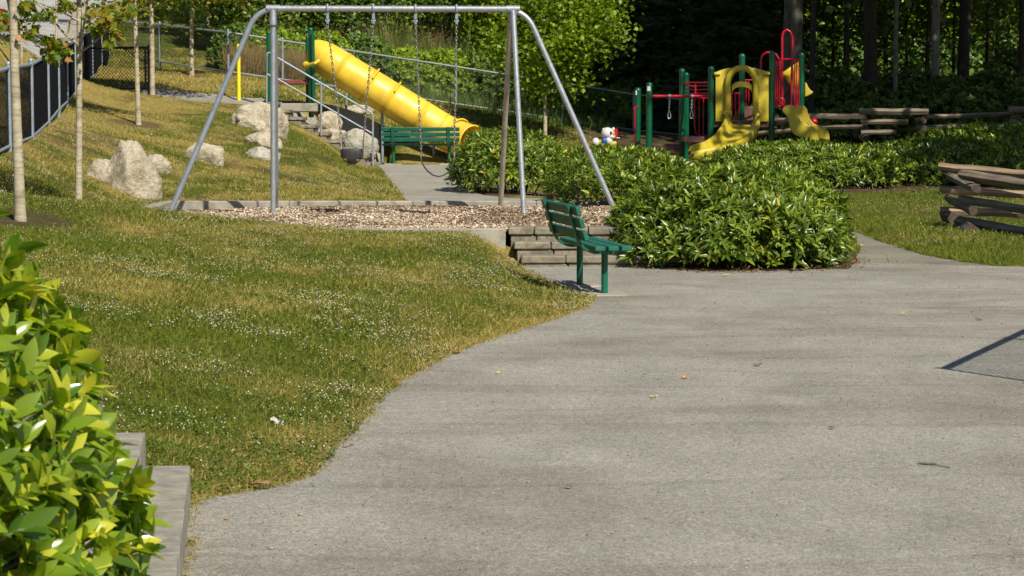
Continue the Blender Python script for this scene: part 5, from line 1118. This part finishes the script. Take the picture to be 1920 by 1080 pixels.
# conifers: tiers of drooping flat sprays
def conifer(px, D, h, rad_, label, seed, z0=.6, nbr=90, dens=1., x=None):
    X_ = at(px, 100, D).x if x is None else x; z = gz(X_, D); t = empty('conifer', (X_, D, z), label, 'tree', 'dark conifers behind the climber'); r = random.Random(seed); rg = np.random.default_rng(seed)
    b = MB(); b.tube([(X_, D, z-.3), (X_+.05, D, z+h*.5), (X_, D, z+h)], [.17, .13, .05], 12); b.build('trunk', M['barkd'], t, True)
    b = MB(); P, Dv, Nn, L = [], [], [], []
    for i in range(nbr):
        f = i/nbr; hz = z0+(min(h, 12)-z0)*f*1.0; a = i*2.39996+r.uniform(-.3, .3); R = rad_*(1-hz/h*.75)*r.uniform(.7, 1.1); d = V3(math.cos(a), math.sin(a), 0); s_ = V3(-d.y, d.x, 0); o_ = V3(X_, D, z+hz)
        tip = o_+d*R+V3(0, 0, -.3*R+.05); b.tube([o_, o_+d*R*.5+V3(0,0,.03), tip], [.03,.02,.006], 5)
        ns = int(46*dens*R/2)
        for k in range(ns):
            u = .15+.85*r.random(); p = o_+d*R*u+V3(0, 0, -.3*R*u*u+.05*u); sd_ = r.choice((-1, 1)); wid = .45*R*(1.1-u*.75)*r.random(); q = p+s_*sd_*wid+V3(0,0,-.16*wid+r.gauss(0,.02)); P.append(q); Dv.append(d*.8+s_*sd_*.7+V3(0,0,-.35)); Nn.append(V3(r.gauss(0,.25), r.gauss(0,.25), 1)); L.append(.34*r.uniform(.6, 1.2))
    b.build('branches', M['barkd'], t, True)
    P, Dv, Nn = [np.array([tuple(q) for q in A__]) for A__ in (P, Dv, Nn)]; L = np.array(L)
    # each spray = five narrow needles fans
    P5, D5, N5, L5 = [], [], [], []
    for k in range(5):
        ang = (k-2)*.38; ca, sa_ = math.cos(ang), math.sin(ang); Sx_ = np.cross(Nn, Dv); P5.append(P); D5.append(Dv*ca+Sx_*sa_); N5.append(Nn); L5.append(L*(1-.12*abs(k-2)))
    P5, D5, N5 = map(np.concatenate, (P5, D5, N5)); L5 = np.concatenate(L5); m = len(P5)
    scatter('crown', 'diamond', P5, D5, N5, L5, .035, np.clip(rg.normal(.5, .22, m), 0, 1), M['needle'], t, H=L5*.5)
CN = [(1175, 81, 'dark conifer at the edge of the sunlit maples'), (1230, 79, 'dark conifer behind the two leftmost green climber posts'), (1300, 80, 'dark conifer behind the hanging rings of the climber'), (1372, 79, 'dark conifer behind the yellow hooded slide'), (1440, 81, 'dark conifer behind the tall red loop'), (1120, 86, 'dark conifer standing behind the sunlit maple')]
for i, (px, D, lab) in enumerate(CN): conifer(px, D, 20, 2.9, lab, 400+i, nbr=120, dens=1.4)
# high-crowned wood at the right: trunks in view, crowns above
TR = [(1497, 66.5, .19, .0, 'barkw', 'thick grey trunk right behind the tall red loop'), (1478, 68.5, .16, .0, 'barkw', 'grey trunk leaning left of the thick grey trunk'), (1521, 68, .1, .0, 'barkd', 'slim dark trunk right of the thick grey trunk'), (1583, 78, .11, .0, 'barkd', 'dark trunk in front of bright leaves, left part of the wood'), (1633, 75, .13, .0, 'barkd', 'dark stout trunk in the middle of the wood'),
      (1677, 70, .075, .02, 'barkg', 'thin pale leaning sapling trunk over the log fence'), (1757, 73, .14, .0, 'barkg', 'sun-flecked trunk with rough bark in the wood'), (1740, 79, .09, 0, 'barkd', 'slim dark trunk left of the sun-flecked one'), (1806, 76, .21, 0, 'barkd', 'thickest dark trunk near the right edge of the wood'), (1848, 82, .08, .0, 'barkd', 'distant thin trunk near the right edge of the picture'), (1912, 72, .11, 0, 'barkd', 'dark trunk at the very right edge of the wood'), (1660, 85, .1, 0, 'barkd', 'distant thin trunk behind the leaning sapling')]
for i, (px, D, r0, ln_, bk, lab) in enumerate(TR):
    X_ = at(px, 150, D).x; z = gz(X_, D); h = 13 if r0 > .1 else 9
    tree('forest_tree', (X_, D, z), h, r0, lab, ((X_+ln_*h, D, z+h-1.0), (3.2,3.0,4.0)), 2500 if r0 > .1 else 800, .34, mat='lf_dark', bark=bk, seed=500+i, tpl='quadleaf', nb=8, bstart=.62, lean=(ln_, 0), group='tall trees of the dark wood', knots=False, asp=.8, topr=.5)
# understory in the shade
US = [(1560,66.5,1.3),(1640,66,1.6),(1720,66.5,1.5),(1800,66,1.6),(1880,66.5,1.7),(1950,66,1.7),(1600,70,2.2),(1690,70.5,2.0),(1780,70,2.1),(1865,70.5,2.3),(1500,70.5,1.9),(1440,69,1.3),(1920,73,2.8),(1540,74,2.3),(1700,76,2.2)]
UL = ['behind the foot of the wavy slide', 'behind the left end of the far log fence', 'behind the overlapping logs of the far fence', 'behind the middle of the far log fence', 'behind the right end of the far log fence', 'just beyond the right edge of the view', 'below the dark trunks', 'at the foot of the leaning sapling', 'at the foot of the sun-flecked trunk', 'at the foot of the thickest dark trunk', 'at the foot of the thick grey trunk', 'behind the hooded slide panel', 'climbing to the right edge', 'deep in the wood behind the grey trunks', 'deep in the wood behind the sapling']
for i, (px, D, hh) in enumerate(US):
    X_ = at(px, 150, D).x; z = gz(X_, D)
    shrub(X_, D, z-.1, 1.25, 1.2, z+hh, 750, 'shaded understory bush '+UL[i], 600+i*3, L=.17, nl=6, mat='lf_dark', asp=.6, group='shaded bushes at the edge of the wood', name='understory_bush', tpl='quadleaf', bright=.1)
# sunlit leaves in the clearing far behind the trunks
for i, (px, D, cz, rad3, lab) in enumerate([(1570,97,3.4,(2.3,1.5,2.6),'far sunlit leafy tree glimpsed left of the stout trunk'),(1660,98,3.2,(2.2,1.5,2.4),'far sunlit leafy tree glimpsed behind the leaning sapling'),(1750,97,3.0,(2.2,1.5,2.4),'far sunlit leafy tree glimpsed behind the sun-flecked trunk'),(1840,98,3.0,(2.2,1.5,2.5),'far sunlit leafy tree glimpsed right of the thickest trunk'),(1925,97,3.0,(2.2,1.5,2.6),'far sunlit leafy tree glimpsed at the right edge')]):
    wood(px, D, 0, cz, rad3, 8500, .2, lab, 700+i, 'lf_lit', 'barkd', h=7, name='clearing_tree', group='sunlit trees in the clearing beyond the wood', bright=.1)
# trees outside the picture on the right whose crowns shade the wood edge
for i, (x, y, h, rr_, n_) in enumerate([(15.5,56.,17,4.2,4500),(18.5,62,18,4.5,4500),(13.8,63.5,16,3.0,3200),(20.5,52.5,18,4.5,4500),(17,47.2,11,3.0,2200),(22,69,19,5,4500),(10.3,69.5,16,3.4,4200)]):
    z = gz(x, y); tree('roadside_tree', (x, y, z), h, .22, ['tall tree outside the right edge beside the log fence','tall tree outside the right edge at the wood corner','slender tall tree rising behind the far log fence','tall tree outside the right edge nearer the grass','smaller tree outside the right edge beyond the near log fence','tall tree deep outside the right edge','tall tree over the far log fence','tall tree over the back of the climber'][i],
      ((x, y, z+h*.68), (rr_, rr_, h*.34)), n_, .42, mat='lf_dark', bark='barkd', seed=800+i, tpl='quadleaf', nb=10, bstart=.42, knots=False, asp=.8, group='tall trees shading the wood edge')
# far wood on the hill behind everything (no single tree can be told apart)
n = 60000; px = rng.uniform(-150, 2070, n); D = rng.uniform(104, 132, n); x = (px-960)/F*D; z = zt(x, D, True)+rng.random(n)**.8*6.5; k = ~((x < -11) & (D < 118)); P = np.stack([x, D, z], 1)[k]; m = len(P)
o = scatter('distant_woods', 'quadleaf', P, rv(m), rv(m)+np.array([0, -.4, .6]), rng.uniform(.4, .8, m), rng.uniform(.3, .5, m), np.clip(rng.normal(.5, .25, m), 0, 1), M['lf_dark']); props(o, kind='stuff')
n = 34000; px = rng.uniform(1080, 2000, n); D = rng.uniform(84, 93, n); x = (px-960)/F*D; g_ = zt(x, D, True); z = g_+rng.random(n)*np.where(px < 1500, 7., .5); P = np.stack([x, D, z], 1)
o = scatter('undergrowth', 'quadleaf', P, rv(n), rv(n)+np.array([0, -.4, .6]), rng.uniform(.2, .4, n), rng.uniform(.15, .28, n), np.clip(rng.normal(.5, .25, n), 0, 1), M['lf_dark']); props(o, kind='stuff')
n = 16000; px = rng.uniform(1500, 2000, n); D = rng.uniform(93, 100, n); x = (px-960)/F*D; z = zt(x, D, True)+rng.random(n)*1.6; P = np.stack([x, D, z], 1)
o = scatter('undergrowth', 'quadleaf', P, rv(n), rv(n)+np.array([0, -.4, .6]), rng.uniform(.15, .3, n), rng.uniform(.12, .2, n), np.clip(rng.normal(.4, .25, n), 0, 1), M['lf_mid']); props(o, kind='stuff')
for i, (px, D, cz, lab) in enumerate([(1560,84,4.2,'dim understory tree in front of the bright clearing, leftmost'),(1625,80,4.6,'dim understory tree around the stout dark trunk'),(1700,83,4.0,'dim understory tree between the sapling and the sun-flecked trunk'),(1790,81,4.6,'dim understory tree around the thickest dark trunk'),(1870,84,4.2,'dim understory tree near the right edge of the wood'),(1925,79,4.4,'dim understory tree at the very right edge')]):
    wood(px, D, 0, cz, (1.5,1.3,2.6), 1800, .2, lab, 760+i, 'lf_dark', 'barkd', r0=.07, h=7, name='understory_tree', group='dim understory trees of the wood', bright=.15, clump=.3)
for x, y, h, rr_, n_, lab in ((11.9, 43.5, 16.5, 2.9, 700, 'open-crowned tall tree outside the right edge, dappling the climber'), (14.6, 41, 12.5, 2.6, 2200, 'leafy tree outside the right edge behind the near log fence')):
    z = gz(x, y); tree('roadside_tree', (x, y, z), h, .18, lab, ((x, y, z+h*.74), (rr_, rr_, h*.24)), n_, .34, mat='lf_mid', bark='barkd', seed=830+int(x), tpl='quadleaf', nb=9, bstart=.5, knots=False, asp=.8, group='tall trees shading the wood edge')
# ------------------------------------------------------------------ houses up the street
def house(x, y, wx, wy, hh, label, ga, wall='stucco', name='house'):
    z = gz(x, y)-.3; t = empty(name, (x, y, z), label, 'house', 'houses up the street')
    b = MB(); b.box((x, y, z+hh/2), (wx, wy, hh)); b.build('wall', M[wall], t)
    b = MB(); e_ = .5; x0, x1, y0, y1 = x-wx/2-e_, x+wx/2+e_, y-wy/2-e_, y+wy/2+e_; zt_ = z+hh+.003; b.add([(x0,y0,zt_),(x1,y0,zt_),(x1,y1,zt_),(x0,y1,zt_),(x0,y,zt_+2.2),(x1,y,zt_+2.2)], [(0,3,2,1),(0,1,5,4),(2,3,4,5),(0,4,3),(1,2,5)]); b.build('roof', M['roofm'], t)
    yf = y-wy/2
    for gx, gw, gh, kind in ga:
        z0 = z+.3 if kind == 'g' else z+1.3; fr = MB(); nm = 'garage_door' if kind == 'g' else 'window'
        if kind == 'g':
            for k in range(4): fr.bbox((x+gx, yf-.03, z0+gh*(k+.5)/4), (gw, .05, gh/4-.02), .01)
            o_ = fr.build(nm, M['deck' if wall == 'siding' else 'stucco'], t)
        else:
            fr.box((x+gx, yf-.03, z0+gh+.05), (gw+.2, .08, .1)); fr.box((x+gx, yf-.03, z0-.05), (gw+.2, .08, .1)); fr.box((x+gx-gw/2-.05, yf-.03, z0+gh/2), (.1, .08, gh-.004)); fr.box((x+gx+gw/2+.05, yf-.03, z0+gh/2), (.1, .08, gh-.004)); o_ = fr.build(nm, M['trim'], t)
            p_ = MB(); p_.box((x+gx, yf-.012, z0+gh/2), (gw, .02, gh)); p_.build('pane', M['glass'], o_)
house(-17.9, 117, 7.5, 8, 5.5, 'brown house with garage door at the top end of the road', [(-1.5, 2.6, 2.2, 'g'), (2.2, 1.4, 1.3, 'w')])
house(-26.5, 113, 7, 8, 5.5, 'beige house left of the brown one up the street', [(-1.5, 2.6, 2.2, 'g'), (2.2, 1.4, 1.3, 'w')], 'siding')
house(-35.5, 108, 7, 8, 5.5, 'second beige house farther left up the street', [(1.5, 2.6, 2.2, 'g'), (-2.2, 1.4, 1.3, 'w')], 'siding')
# garden hedges next to the houses
# red car parked on the road, its nose just inside the left edge
cx_ = at(4, 80, 58); cz0 = gz(cx_.x-2.2, 58)+.05
ca = empty('parked_car', (cx_.x-2.15, 58, cz0), 'red car parked on the street at the very left edge', 'car')
def cprof(z): return z
b = MB(); L_ = 4.3; prof = [(-2.1,.35),(-2.15,.6),(-2.05,.85),(-1.2,.95),(-.6,1.38),(.7,1.42),(1.35,1.0),(2.05,.9),(2.15,.6),(2.1,.35)]
vs = []
for yy, kx in ((-.86, 1), (-.80, .985), (.80, .985), (.86, 1)):
    for x_, z_ in prof: vs.append(Vector((cx_.x-2.15+x_*kx, 58+(yy*(.82 if z_ > 1.2 else 1)), cz0+z_*(1 if abs(yy) < .85 or z_ < 1 else .99))))
k = len(prof); fs = [(r_*k+j, r_*k+(j+1) % k, r_*k+k+(j+1) % k, r_*k+k+j) for r_ in range(3) for j in range(k)]+[tuple(range(k-1,-1,-1)), tuple(3*k+j for j in range(k))]
b.add(vs, fs); b.build('body', M['carred'], ca, True, 25)
for sy in (-1, 1):
    b = MB(); q = [(-.95,1.0),(-.5,1.32),(.62,1.35),(1.15,1.02)]; vs = [Vector((cx_.x-2.15+a, 58+sy*(.80 if z_ < 1.2 else .722), cz0+z_)) for a, z_ in q]; off = Vector((0, sy*.075, 0)); b.add([v+off for v in vs]+[v for v in vs], [(0,1,2,3),(7,6,5,4),(0,4,5,1),(1,5,6,2),(2,6,7,3),(3,7,4,0)]); b.build('side_window', M['glass'], ca)
    for wx_ in (-1.35, 1.35):
        b = MB(); c_ = Vector((cx_.x-2.15+wx_, 58+sy*.78, cz0+.32)); b.tube([c_-V3(0,.11,0), c_+V3(0,.11,0)], .32, 24); o_ = b.build('wheel', M['black'], ca, True, 40)
        b = MB(); b.tube([c_+V3(0,sy*.10,0), c_+V3(0,sy*.125,0)], .2, 16); b.build('rim', M['galvmatt'], o_, True, 40)
    b = MB(); b.sphere((cx_.x-.06, 58+sy*.6, cz0+.68), (.09,.18,.08), 12, 8); b.build('headlight', M['white'], ca, True)
# ------------------------------------------------------------------ small things on the ground
def leafbit(px, py, L, col, label, name='fallen_leaf', cat='leaf', grp='fallen leaves on the asphalt'):
    p = ong(px, py, .013); b = MB(); a = random.uniform(0, 2*PI); R = Matrix.Rotation(a, 3, 'Z'); tv = TPL['maple'][0] if name == 'fallen_leaf' else TPL['chip'][0]
    b.add([p+R @ Vector((v[0]*L, v[1]*L, abs(v[2])*L*2+random.uniform(0, .012))) for v in tv], TPL['maple'][1] if name == 'fallen_leaf' else TPL['chip'][1]); o = b.build(name, col, None); s = o.modifiers.new('thick', 'SOLIDIFY'); s.thickness = .0015
    return props(o, label, cat, grp)
lm = simple('dry_yellow_leaf', (.55, .42, .12), .7); lo_ = simple('dry_orange_leaf', (.5, .22, .06), .7); lbn = simple('dry_brown_leaf', (.22, .13, .06), .8)
for px, py, L, c_, lb in [(1699,590,.07,lm,'pale yellow leaf lying on the asphalt in front of the right-hand grass'),(1425,684,.07,lbn,'brown curled leaf in the middle of the asphalt'),(1290,708,.06,lo_,'orange-brown leaf on the asphalt below the middle'),(1220,745,.055,lm,'pale leaf on the asphalt left of the orange-brown one'),(425,972,.03,lo_,'small orange leaf on the asphalt near the block wall'),(1355,517,.08,lm,'yellow leaf just in front of the largest shrub'),(1066,915,.04,lbn,'small dark leaf near the bottom middle of the asphalt'),(1565,803,.045,lbn,'dark leaf near the stick on the asphalt'),(1735,468,.09,lm,'yellow leaf at the edge of the right-hand grass'),(1617,460,.08,lm,'pale leaf on the path spur beside the largest shrub'),(1835,600,.05,lbn,'thin brown leaf near the right edge of the asphalt'),(860,662,.07,lo_,'dry leaf at the lawn edge'),(930,700,.04,lm,'tiny yellow leaf on the asphalt near the lawn edge')]: leafbit(px, py, L, c_, lb)
def stick(a, c, r, label):
    p, q = ong(*a, .012), ong(*c, .012); b = MB(); m_ = (p+q)/2+V3(.005, 0, .006); b.tube([p, m_, q], [r, r*.9, r*.5], 6); return props(b.build('twig', M['barkg'], None, True), label, 'twig', 'twigs on the asphalt')
stick((1722,868), (1782,876), .0075, 'straight dry stick lying on the asphalt at the lower right'); stick((643,838), (664,833), .006, 'short twig on the asphalt beside the lawn edge'); stick((1829,598), (1841,599), .005, 'tiny dark twig far out on the right asphalt')
for px, py, r, lb in [(564,967,.011,'pale pebble on the asphalt beyond the block wall'),(508,1030,.01,'small white pebble on the asphalt near the bottom left'),(455,905,.009,'tiny dark pebble at the dry lawn edge'),(990,905,.008,'tiny pebble near the bottom middle')]:
    p = ong(px, py, .006); b = MB(); b.sphere(p+V3(0,0,r*.6), (r*1.2, r, r*.75), 10, 7); props(b.build('pebble', M['rock'], None, True), lb, 'pebble', 'pebbles on the asphalt')
q = at(520, 776, 13.6); q.z = gz(q.x, 13.6)+.045; b = MB(); vs = []; 
for i in range(6):
    for j in range(4): vs.append(q+V3((i-2.5)*.015, (j-1.5)*.013, .008*math.sin(i*2.1+j*1.7)+.006*j-.006*i-.02))
b.add(vs, [(i*4+j, i*4+4+j, i*4+5+j, i*4+j+1) for i in range(5) for j in range(3)]); o = b.build('crumpled_wrapper', M['paper'], None, True); s = o.modifiers.new('thick', 'SOLIDIFY'); s.thickness = .001; props(o, 'crumpled white wrapper lying in the lawn grass', 'litter item')
# green-yellow dry leaf heap at the lawn edge
p = ong(492, 913, .02); b = MB(); b.add([p+V3(v[0]*.14-.07, v[1]*.05, abs(v[2])*.3+.01) for v in TPL['lance'][0]], TPL['lance'][1]); o = b.build('fallen_leaf', lbn, None); s = o.modifiers.new('thick', 'SOLIDIFY'); s.thickness = .002; props(o, 'large dry tan leaf at the lawn edge near the block wall', 'leaf', 'fallen leaves on the asphalt')
